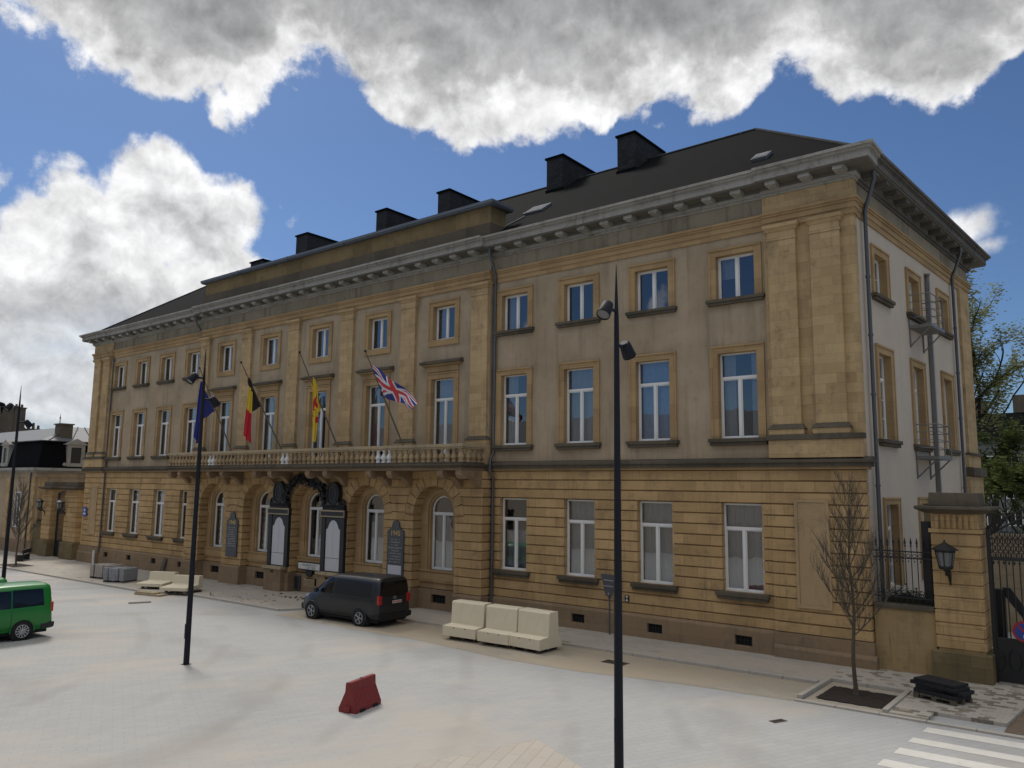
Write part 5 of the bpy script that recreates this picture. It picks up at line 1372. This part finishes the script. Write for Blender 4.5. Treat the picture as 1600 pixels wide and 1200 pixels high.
def lantern(label, x, y, z, s=1.0):
    t = thing('wall_lantern', label, 'wall lantern', (x, y, z), 0, 'black lanterns on the gate pillars')
    def ring(r, n=6): return [(r*math.cos(2*PI*k/n+PI/6), r*math.sin(2*PI*k/n+PI/6)) for k in range(n)]
    m = MB(); m.lathe([(.36, .10), (.36, .13), (.12, .27), (.03, .33), (.03, .38), (0, .40)], n=6, smooth=False); m.lathe([(.28, .04), (.28, .10)], n=6, smooth=False)
    m.lathe([(.17, -.46), (.20, -.40), (.20, -.36)], n=6, smooth=False); m.lathe([(.0, -.56), (.05, -.52), (.05, -.46)], n=8)
    for (a, b), (c, d) in zip(ring(.275), ring(.19)): m.tube([(a, b, .06), (c, d, -.38)], .016, 5)
    m.build('frame', MT['iron'], t)
    m = MB(); m.lathe([(.175, -.36), (.255, .04)], n=6, smooth=False); m.build('lantern_glass', plain('milky_lantern_glass', (.16, .165, .16), .25, .2, 6), t)
    m = MB(); m.tube([(0, 0, -.5), (.0, .12, -.62), (.02, .28, -.55), (.02, .40, -.72), (.02, .46, -.95)], [.03, .05, .07, .05, .02], 8); m.tube([(.0, .2, -.5), (.02, .34, -.34), (.02, .44, -.5)], .03, 6); m.build('bracket', MT['iron'], t)
lantern('black lantern on the right gate pillar', 30.17, -.50, 4.02)
lantern('small black lantern on the free-standing far gate pillar', -34.9, -.5, 4.1)
lantern('small black lantern on the far pillar next to the town hall', -31.2, -.45, 4.1)
def fence(label, x0, x1, y, zw, zt):
    t = thing('fence_wall', label, 'fence', (x0, y, GZ(x0)), 0, 'low walls with iron railings')
    W_ = x1-x0; g0 = GZ(x0)
    m = MB(); m.box(0, W_, 0, .35, -.3, zw-g0-.14); m.build('wall', MT['mossy'] if x0 < 0 else stone('smooth_low_wall', (.40, .285, .14), (.36, .255, .125), 1.0, 2.2, .2, stain=(.12, .10, .06), joint=.004), t)
    m = MB(); m.box(-.0, W_, -.06, .41, zw-g0-.14, zw-g0); m.build('coping', MT['darkstone'], t, bevel=.015)
    n = max(4, int(W_/.165)); b = zw-g0
    m = MB()
    m.tube([(0, 0, 0), (0, 0, zt-zw-.25)], .014, 6); m.lathe([(.014, 0), (.035, .03), (.014, .06), (.035, .12), (.02, .2), (.0, .30)], (0, 0, zt-zw-.25), 8); m.lathe([(.03, 0), (.03, .05)], (0, 0, .25), 8)
    bar = m.mesh('bar', MT['iron'])
    for k in range(n): share('bar', bar, t, (.1+(W_-.2)*k/(n-1), .17, b))
    m = MB()
    for z in (.18, zt-zw-.62, zt-zw-.42): m.box(0, W_, .15, .19, b+z, b+z+.04)
    for k in range(n-1):
        x = .1+(W_-.2)*(k+.5)/(n-1)
        for z, r in ((zt-zw-.52, .055), (.36, .06), (.29, .04)):
            m.tube([(x+r*math.cos(2*PI*q/10), .17, b+z+r*math.sin(2*PI*q/10)) for q in range(11)], .010, 4)
        m.lathe([(.0, -.10), (.02, -.05), (.0, 0)], (x, .17, b+zt-zw-.64), 6)
    m.build('rail', MT['iron'], t)
    return t
fence('low stone wall with iron railing between the corner and the right gate pillar', 27.98, 29.70, .10, 2.36, 4.36)
m = MB(); m.box(29.36, 29.60, .50, .74, GZ(29), 4.9); m.build('x', MT['iron']).name = 'cable_post'
tag(bpy.data.objects['cable_post'], 'dark square post behind the railing next to the right gate pillar', 'post')
fence('far low wall with iron railing, left of the free-standing gate pillar', -37.6, -35.55, .2, 2.3, 4.2)
def gate(label, x0, x1, y, bars, ztop, rise):
    t = thing('iron_gate', label, 'gate', (x0, y, GZ(x0)), 0, 'wrought-iron gates')
    g0 = GZ(x0); W_ = x1-x0
    arch = lambda x: ztop-g0+rise*math.sin(PI*min(1, max(0, x/W_)))
    m = MB(); m.tube([(0, 0, -.1), (0, 0, 2.7)], .017, 6); bar = m.mesh('bar', MT['iron'])
    n = int(W_/.172)
    for k in range(n): share('bar', bar, t, (.12+(W_-.24)*k/(n-1), 0, .9))
    m = MB()
    m.box(0, .10, -.06, .06, 0, ztop-g0); m.box(W_-.10, W_, -.06, .06, 0, ztop-g0); m.box(.1, W_-.1, -.025, .025, 1.28, 1.36); m.box(.1, W_-.1, -.025, .025, .12, .24)
    if W_ > 2.6: m.box(W_/2-.05, W_/2+.05, -.05, .05, 0, ztop-g0+rise*.9)
    m.box(.1, W_-.1, -.03, .03, 3.56, 3.66); m.box(.1, W_-.1, -.012, .012, .24, 1.28)
    K = 20
    for off in (0, .24): m.tube([(W_*k/K, 0, arch(W_*k/K)-off) for k in range(K+1)], .032, 6)
    m.build('frame', MT['iron'], t)
    m = MB(); r = random.Random(5)
    for k in range(int(W_/.13)):
        x = .15+.13*k
        m.lathe([(.0, -.09), (.03, 0), (.0, .09)], (x, 0, arch(x)-.12), 6); m.tube([(x, 0, arch(x)-.24), (x, 0, 3.6)], .012, 5)
        for q in range(4):
            z = 3.72+.20*q
            if z < arch(x)-.3: m.tube([(x+.06*math.cos(2*PI*w/9), .0, z+.09*math.sin(2*PI*w/9)) for w in range(10)], .013, 4)
        m.lathe([(.0, -.14), (.035, -.06), (.0, 0)], (x, 0, 3.56), 6)
        if k % 3 == 0: m.tube([(x+.15*math.cos(2*PI*w/12), -.02, .76+.3*math.sin(2*PI*w/12)) for w in range(13)], .02, 4)
    m.build('scrollwork', MT['iron'], t)
    return t
gate('tall black wrought-iron gate cut by the right edge', 31.12, 35.6, .45, True, 4.75, .95)
gate('narrow black iron gate between the two far pillars', -33.85, -31.45, .5, True, 4.9, .2)
t = thing('parking_sign', 'round blue sign with red rim hung on the right gate', 'road sign', (31.93, .36, 1.88))
m = MB(); m.lathe([(.30, 0), (.30, .015)], ax='y', n=28); m.build('disc', MT['signred'], t)
m = MB(); m.lathe([(.235, -.006), (.235, .0)], ax='y', n=28); m.build('face', MT['signblue'], t)
m = MB(Matrix.Rotation(math.radians(45), 4, 'Y')); m.box(-.235, .235, -.012, -.0065, -.03, .03); m.build('stroke', MT['signred'], t)
m = MB(); m.box(-.03, .06, -.016, -.0125, -.18, -.09); m.build('white_mark', MT['signwhite'], t)
m = MB(); m.box(31.05, 31.35, 1.5, 1.8, GZ(31), 2.9); m.prism([(31.30, 2.95), (31.5, 2.95), (32.5, 1.35), (32.4, 1.2), (31.35, 2.7)], 'y', 1.6, 1.72); tag(m.build('stair_cheek', MT['iron']), 'dark sloping stair rail seen through the right gate bars', 'stair rail')
m = MB(); m.box(29.6, 45, 11.0, 11.4, GZ(30), 4.0); m.box(29.6, 45, 10.9, 11.5, 4.0, 4.15); tag(m.build('garden_wall', stone('beige_garden_wall', (.36, .29, .19), (.31, .25, .165), .5, 1.1, 0)), 'plain beige garden wall behind the bars of the right gate', 'wall')
# far bench
t = thing('bench', 'dark bench on the far left pavement behind the thin tree', 'bench', (-31.6, -2.6, GZ(-32)+PV), math.radians(-35))
m = MB(); m.box(-1.0, 1.0, -.25, .25, .40, .48); m.build('seat', MT['iron'], t)
m = MB(); m.box(-1.0, 1.0, .22, .30, .55, .85); m.build('backrest', MT['iron'], t)
for x in (-.8, .8):
    m = MB(); m.box(x-.05, x+.05, -.2, .26, 0, .40); m.box(x-.03, x+.03, .23, .28, .40, .80); m.build('leg', MT['iron'], t)
# ================================================================== TREES
def leafmat(name, c1, c2):
    m, t, p = newmat(name)
    g = t.node('ShaderNodeNewGeometry')
    n = t.noise(g.outputs['Position'], .7, 3, .6); n2 = t.noise(g.outputs['Position'], 9, 2, .5)
    c = t.mix(t.maprange(t.math('ADD', t.math('MULTIPLY', n, .6), t.math('MULTIPLY', n2, .4)), .35, .65), c1, c2)
    t.put(p.inputs['Base Color'], c); p.inputs['Roughness'].default_value = .75; p.inputs['Specular IOR Level'].default_value = .25
    tl = t.node('ShaderNodeBsdfTranslucent'); t.put(tl.inputs[0], c); mx = t.node('ShaderNodeMixShader'); mx.inputs[0].default_value = .5
    t.link(p.outputs[0], mx.inputs[1]); t.link(tl.outputs[0], mx.inputs[2]); t.link(mx.outputs[0], t.n['Material Output'].inputs[0])
    return m
MT['leafolive'] = leafmat('spring_leaves_olive', (.15, .17, .065), (.30, .31, .14))
MT['leafgreen'] = leafmat('spring_leaves_green', (.05, .075, .02), (.125, .155, .045))
def bare_tree(label, loc, seed, name='young_tree'):
    t = thing(name, label, 'tree', loc, 0, 'newly planted bare trees')
    r = random.Random(seed)
    m = MB(); H = 5.75
    tr = [Vector((.03*math.sin(k*.9+seed), .03*math.cos(k*1.1), H*k/14)) for k in range(15)]
    m.tube(tr, [.062-.056*k/14 for k in range(15)], 8); m.lathe([(.10, -.05), (.075, .06), (.064, .2)], n=10)
    m.build('trunk', MT['bark'], t)
    m = MB()
    def limb(p, d, L_, r0, lev):
        n = 7; pts = [p]; q = Vector(p); dd = Vector(d)
        for i in range(n):
            dd = (dd+Vector((r.gauss(0, .05), r.gauss(0, .05), .085))).normalized(); q = q+dd*(L_/n); pts.append(q.copy())
        m.tube(pts, [r0*(1-.75*i/n) for i in range(n+1)], 4, 0, False)
        if lev < 2:
            for i in range(1, n+1):
                for _ in range(3 if lev == 0 else 1):
                    if r.random() < .85:
                        a = r.uniform(0, 2*PI); side = Vector((math.cos(a), math.sin(a), .5)).normalized()
                        limb(pts[i], (dd*.8+side*.6).normalized(), L_*r.uniform(.28, .48), r0*.5, lev+1)
    for k in range(34):
        z = 1.55+(H-1.9)*(k/33)**1.0; a = k*2.4+r.uniform(-.4, .4)
        up = .75+.7*(k/33)
        d = Vector((math.cos(a), math.sin(a), up)).normalized()
        i = z/H*14; b = tr[int(i)].lerp(tr[min(14, int(i)+1)], i-int(i))
        limb(b, d, (1.7 if k > 5 else 1.5)*(1-.62*(k/33))*r.uniform(.8, 1.1), .017*(1-.5*k/33), 0)
    m.build('crown', MT['twig'], t)
    return t
BT = bare_tree('bare young tree with fine upright twigs in the soil pit by the right corner', (28.35, -3.55, GZ(28)+.05), 3)
dup(BT, (-27.75, -4.4, GZ(-28)+PV), 1.2, 'bare young tree far left on the pavement, in front of the far gate')
def leafy(name, label, loc, H, R, seed, nl, lsz, lm, bark='darkbark', lean=(0, 0), z0f=.25, group='trees behind the right gate', dens=1.0, levels=4):
    t = thing(name, label, 'tree', loc, 0, group); r = random.Random(seed)
    m = MB(); tips = []
    def limb(p, d, L_, r0, lev):
        n = 6; pts = [p]; q = Vector(p); dd = Vector(d)
        for i in range(n):
            dd = (dd+Vector((r.gauss(0, .11), r.gauss(0, .11), .05 if lev else 0))).normalized(); q = q+dd*(L_/n); pts.append(q.copy())
        m.tube(pts, [max(.012, r0*(1-.6*i/n)) for i in range(n+1)], 6 if lev < 2 else 4, 0, False)
        if lev < levels:
            kids = 3 if lev else 5
            for c in range(kids):
                i = r.randint(2, n); a = r.uniform(0, 2*PI); s = Vector((math.cos(a), math.sin(a), r.uniform(.0, .6))).normalized()
                limb(pts[i], (dd*.7+s*.75).normalized(), L_*r.uniform(.55, .75), r0*.5, lev+1)
        if lev >= levels-1: tips.extend(pts[2:])
    d0 = Vector((lean[0], lean[1], 1)).normalized()
    base = Vector((0, 0, 0)); trunk_end = d0*(H*z0f)
    m2 = MB(); m2.tube([(0, 0, -.3), trunk_end*.5, trunk_end], [H*.022, H*.017, H*.014], 10); m2.build('trunk', MT[bark], t)
    for k in range(5):
        a = 2*PI*k/5+r.uniform(-.4, .4); s = Vector((math.cos(a), math.sin(a), 0))
        limb(trunk_end*r.uniform(.8, 1.0), (d0*1.2+s*(R/H)*1.7).normalized(), H*.34, H*.010, 1)
    limb(trunk_end, d0, H*.36, H*.012, 1)
    m.build('limbs', MT[bark], t)
    m = MB()
    for k in range(nl):
        p = tips[r.randrange(len(tips))]
        p = p+Vector((r.gauss(0, .30), r.gauss(0, .30), r.gauss(0, .25)))*(H/20)
        if noise.noise(p*.45*(20/H)) < -.32: continue
        s = lsz*r.uniform(.5, 1.2)
        Mx = Matrix.Translation(p) @ Matrix.Rotation(r.uniform(0, 6.28), 4, 'Z') @ Matrix.Rotation(r.uniform(-1.1, 1.1), 4, 'X')
        q = [Mx @ Vector(v) for v in ((-s, 0, 0), (0, -s*.5, .02), (s, 0, 0), (0, s*.5, .03))]
        m.add(q, [(0, 1, 2, 3)])
    m.build('crown', MT[lm], t)
    return t
leafy('tall_tree', 'tall airy tree with thin spring leaves rising behind the right end of the town hall', (22.6, 47.0, GZ(23)), 26.0, 10.0, 14, 36000, .16, 'leafolive', z0f=.28)
leafy('bushy_tree', 'low bright green tree spreading behind the right gate pillar', (29.4, 30, GZ(30)), 10.0, 5.2, 21, 9000, .15, 'leafgreen', z0f=.22)
leafy('bushy_tree', 'darker green tree at the right edge above the gate arch', (35.5, 26, GZ(30)), 11.0, 5.5, 24, 9000, .14, 'leafgreen', z0f=.22)
leafy('bushy_tree', 'green tree lower down between the town hall corner and the grey building', (26.3, 38, GZ(26)), 12.5, 5.0, 27, 8000, .16, 'leafgreen', z0f=.22)
m = MB(); r = random.Random(9)
for k in range(7000):
    x = r.uniform(30, 46); y = 16+r.gauss(0, 1.1); z = GZ(30)+abs(r.gauss(0, 1))*1.5+1.0*r.random()+max(0, noise.noise((x*.5, y, 2)))*2
    s = r.uniform(.06, .14); m.M = Matrix.Translation((x, y, min(z, 5.5))) @ Matrix.Rotation(r.uniform(0, 6.28), 4, 'Z') @ Matrix.Rotation(r.uniform(-1.2, 1.2), 4, 'X')
    m.add([(-s, 0, 0), (0, -s*.5, 0), (s, 0, 0), (0, s*.5, 0)], [(0, 1, 2, 3)])
m.M = None
tag(struct(m.build('hedge', MT['leafgreen']), 'stuff'), 'mass of green shrubbery behind the beige garden wall', 'shrubbery')
m = MB(); r = random.Random(19)
for k in range(420):
    s = r.uniform(.03, .06); m.M = Matrix.Translation((28.75+r.gauss(0, .28), .95+r.gauss(0, .12), 2.45+abs(r.gauss(0, .15)))) @ Matrix.Rotation(r.uniform(0, 6.28), 4, 'Z') @ Matrix.Rotation(r.uniform(-1.2, 1.2), 4, 'X')
    m.add([(-s, 0, 0), (0, -s*.5, 0), (s, 0, 0), (0, s*.5, 0)], [(0, 1, 2, 3)])
m.M = Matrix.Identity(4); m.box(28.2, 29.3, .7, 1.2, GZ(28), 2.5)
tag(m.build('planted_box', MT['leafpot']), 'dark planted box behind the low iron railing', 'planter')
# ================================================================== OTHER BUILDINGS
def pane_window(par, x, y, z, w, h, ax='y', frame='white'):
    m = MB()
    if ax == 'y':
        frame_rect(m, x-w/2, x+w/2, z, z+h, y-.06, .09, .06); m.box(x-.04, x+.04, y-.06, y-.005, z+.09, z+h-.09); q = m.build('window', MT[frame], par)
        m = MB(); m.box(x-w/2+.05, x+w/2-.05, y-.03, y-.02, z+.05, z+h-.05); m.build('pane', MT['vanglass'], q)
    else:
        for a, b, c, d in ((y-w/2, y-w/2+.09, z, z+h), (y+w/2-.09, y+w/2, z, z+h), (y-w/2+.09, y+w/2-.09, z, z+.09), (y-w/2+.09, y+w/2-.09, z+h-.09, z+h), (y-.04, y+.04, z+.09, z+h-.09)): m.box(x, x+.06, a, b, c, d)
        q = m.build('window', MT[frame], par)
        m = MB(); m.box(x+.02, x+.03, y-w/2+.05, y+w/2-.05, z+.05, z+h-.05); m.build('pane', MT['vanglass'], q)
t = thing('facing_house', 'dark-roofed house row across the square, seen only as a reflection in the window panes', 'house', (20, -40, 0))
m = MB(); m.box(-80, 12.0, -8, 3, -1, 8.6); m.box(16.5, 70, -8, 3, -1, 8.6); m.build('wall', MT['sideplaster'], t)
m = MB(); m.prism([(3.6, 8.5), (-2.5, 13.2), (-8.6, 8.5)], 'x', -80, 12.4); m.prism([(3.6, 8.5), (-2.5, 12.6), (-8.6, 8.5)], 'x', 16.2, 70); m.build('roof', MT['greydark'], t)
for k in range(12): 
    m = MB(); x = -72+7*k
    if x < 11 or x > 17.5: m.box(x-.6, x+.6, 2.98, 3.02, 1.4, 3.6); m.box(x-.6, x+.6, 2.98, 3.02, 5.0, 7.0); m.build('window', MT['vanglass'], t)
t = thing('mansard_house', 'two-storey stone house with dark mansard roof and white dormer, beyond the far gate', 'house', (0, 0, 0))
xr_, xl_ = -37.6, -60.0; y0, y1 = .15, 11.0
m = MB(); m.box(xl_, xr_, y0, y1, -.8, 6.15, 0); m.box(xl_-.05, xr_+.08, y0-.08, y1+.05, -.8, .9, 1)
for x in (-38.0, -38.9, -43.3, -50, -56): m.box(x-.35, x+.35, y0-.14, y0+.1, .9, 6.15, 2)
m.box(-37.7, -37.46, .25, .95, .9, 6.15, 2)
m.build('wall', [MT['plaster'], MT['plinth'], MT['ashlar']], t)
m = MB(); m.box(xl_-.2, xr_+.10, y0-.12, y1+.2, 6.15, 6.55, 0); m.box(xl_-.4, xr_+.55, y0-.55, y1+.4, 6.72, 6.95, 1); m.box(xl_-.3, xr_+.3, y0-.3, y1+.3, 6.55, 6.72, 1); m.build('cornice', [MT['plaster'], MT['cornice']], t)
m = MB(); b_ = (xl_, xr_+.15, y0-.10, y1, 6.95); tp = (xl_+.5, xr_-.35, y0+.40, y1-.5, 9.3); m.frustum(b_, tp); m.build('mansard', MT['slate'], t)
m = MB(); m.frustum((tp[0]-.2, tp[1]+.22, tp[2]-.22, tp[3]+.2, 9.3), (tp[0]+2, tp[1]-3.2, 3.8, 6.8, 10.75), 0); m.box(tp[0]-.24, tp[1]+.26, tp[2]-.26, tp[3]+.24, 9.24, 9.30, 0)
for k in range(5): 
    y = .9+1.8*k; m.tube([(tp[1]+.2, y, 9.33), (tp[1]-3.1, 3.9+.6*k, 10.78)], .05, 5, 0)
m.build('upper_roof', MT['zincroof'], t)
def dormer(x, y, ax):
    Mx = Matrix.Translation((x, y, 7.1)) @ (Matrix.Rotation(PI/2, 4, 'Z') if ax == 'x' else Matrix.Identity(4))
    m = MB(Mx); frame_rect(m, -.72, .72, 0, 1.95, -.1, .30, .9); m.prism([(-.9, 1.95), (.9, 1.95), (0, 2.42)], 'y', -.16, 1.0); m.box(-.95, .95, -.2, 1.0, 1.88, 1.955)
    m.lathe([(.12, 0), (.2, .1), (.1, .3)], (-.85, -.02, .02), 8); d = m.build('dormer', MT['cornice'], t)
    m = MB(Mx); m.box(-.42, .42, -.02, .02, .3, 1.65); m.build('pane', MT['vanglass'], d)
dormer(-37.55, 3.05, 'x'); dormer(-44.8, .15, 'y'); dormer(-51.5, .15, 'y')
for x in (-41.1, -46.5, -53): pane_window(t, x, y0-.01, 1.9, 1.3, 3.0)
m = MB(); m.tube([(-38.4, y0-.2, 6.6), (-38.4, y0-.2, .2)], .06, 8); m.build('downpipe', MT['pipe'], t)
m = MB(); m.box(-39.6, -38.4, 2.0, 3.0, 9.5, 10.75); m.box(-39.7, -38.3, 1.9, 3.1, 10.75, 10.85); m.tube([(-39.2, 2.2, 10.8), (-39.2, 2.2, 11.3)], .04, 6); m.lathe([(0, 0), (.08, .1), (.03, .2), (0, .55)], (-39.2, 2.2, 11.25), 8); m.build('chimney', MT['darkstone'], t)
t = thing('tall_slate_house', 'tall dark slate-roofed house with a brick chimney stack at the far left', 'house', (-83, 14, 0))
m = MB(); m.box(-12, 3.0, -7, 4, -1, 10.8, 0); m.build('wall', MT['plaster'], t)
m = MB(); m.prism([(-9.3, 10.8), (-7.4, 15.2), (-1.75, 15.2), (.45, 12.2), (.8, 10.8)], 'x', -12, 2.6); m.build('roof', MT['slate'], t)
m = MB(); m.prism([(-9.3, 10.8), (-7.4, 15.35), (-1.5, 15.35), (-1.4, 14.2), (.35, 12.4), (.9, 10.8)], 'x', 2.6, 3.1); m.build('gable_wall', MT['darkstone'], t)
m = MB(); m.box(2.0, 3.2, -1.4, -.12, 11, 15.28, 0); m.box(1.9, 3.3, -1.5, -.02, 15.28, 15.42, 0)
for y in (-1.08, -.42): m.lathe([(.16, 15.42), (.13, 15.85)], (2.6, y, 0), 10, 0)
m.build('chimney', MT['darkstone'], t)
m = MB(); m.lathe([(.0, 16.0), (.5, 15.8), (.75, 15.2), (.7, 14.2)], (2.4, -2.9, 0), 12); m.build('dormer', MT['slate'], t)
t = thing('low_slate_house', 'low dark roof with three chimney pots, between the tall slate house and the mansard house', 'house', (-84, 17, 0))
m = MB(); m.box(-4, 4, -3, 5, -1, 9.5, 0); m.build('wall', MT['plaster'], t)
m = MB(); m.prism([(-3.3, 9.5), (-1.5, 12.4), (2, 12.4), (5.3, 9.5)], 'x', -4.2, 4.2); m.build('roof', MT['slate'], t)
m = MB(); m.box(3.4, 4.3, -2.75, -.8, 9.5, 12.7)
for y, h in ((-2.5, .85), (-1.95, .8), (-1.35, .5)): m.lathe([(.19, 12.7), (.15, 12.7+h)], (3.9, y, 0), 8)
m.build('chimney', MT['darkstone'], t)
t = thing('grey_office_building', 'grey slate-clad building with white window bands seen through the trees at the right', 'building', (22, 95, 0))
m = MB(); m.box(-9, 30, 0, 12, -1, 12.6, 0); m.build('wall', plain('grey_cladding', (.13, .135, .13), .8, .15, .5), t)
m = MB(); m.prism([(-.5, 12.6), (4, 16.6), (9, 16.6), (12.5, 12.6)], 'x', -9.4, 30.4); m.build('roof', MT['slate'], t)
for k in range(12):
    for z in (1.5, 5.0, 8.6): pane_window(t, -7.6+2.35*k, -.01, z, 1.7, 2.0)
for x in (-4.5, .5, 6): 
    m = MB(); m.box(x-.9, x+.9, 4, 6, 14, 19.0 if x > 0 else 18.4); m.build('chimney', MT['darkstone'], t)
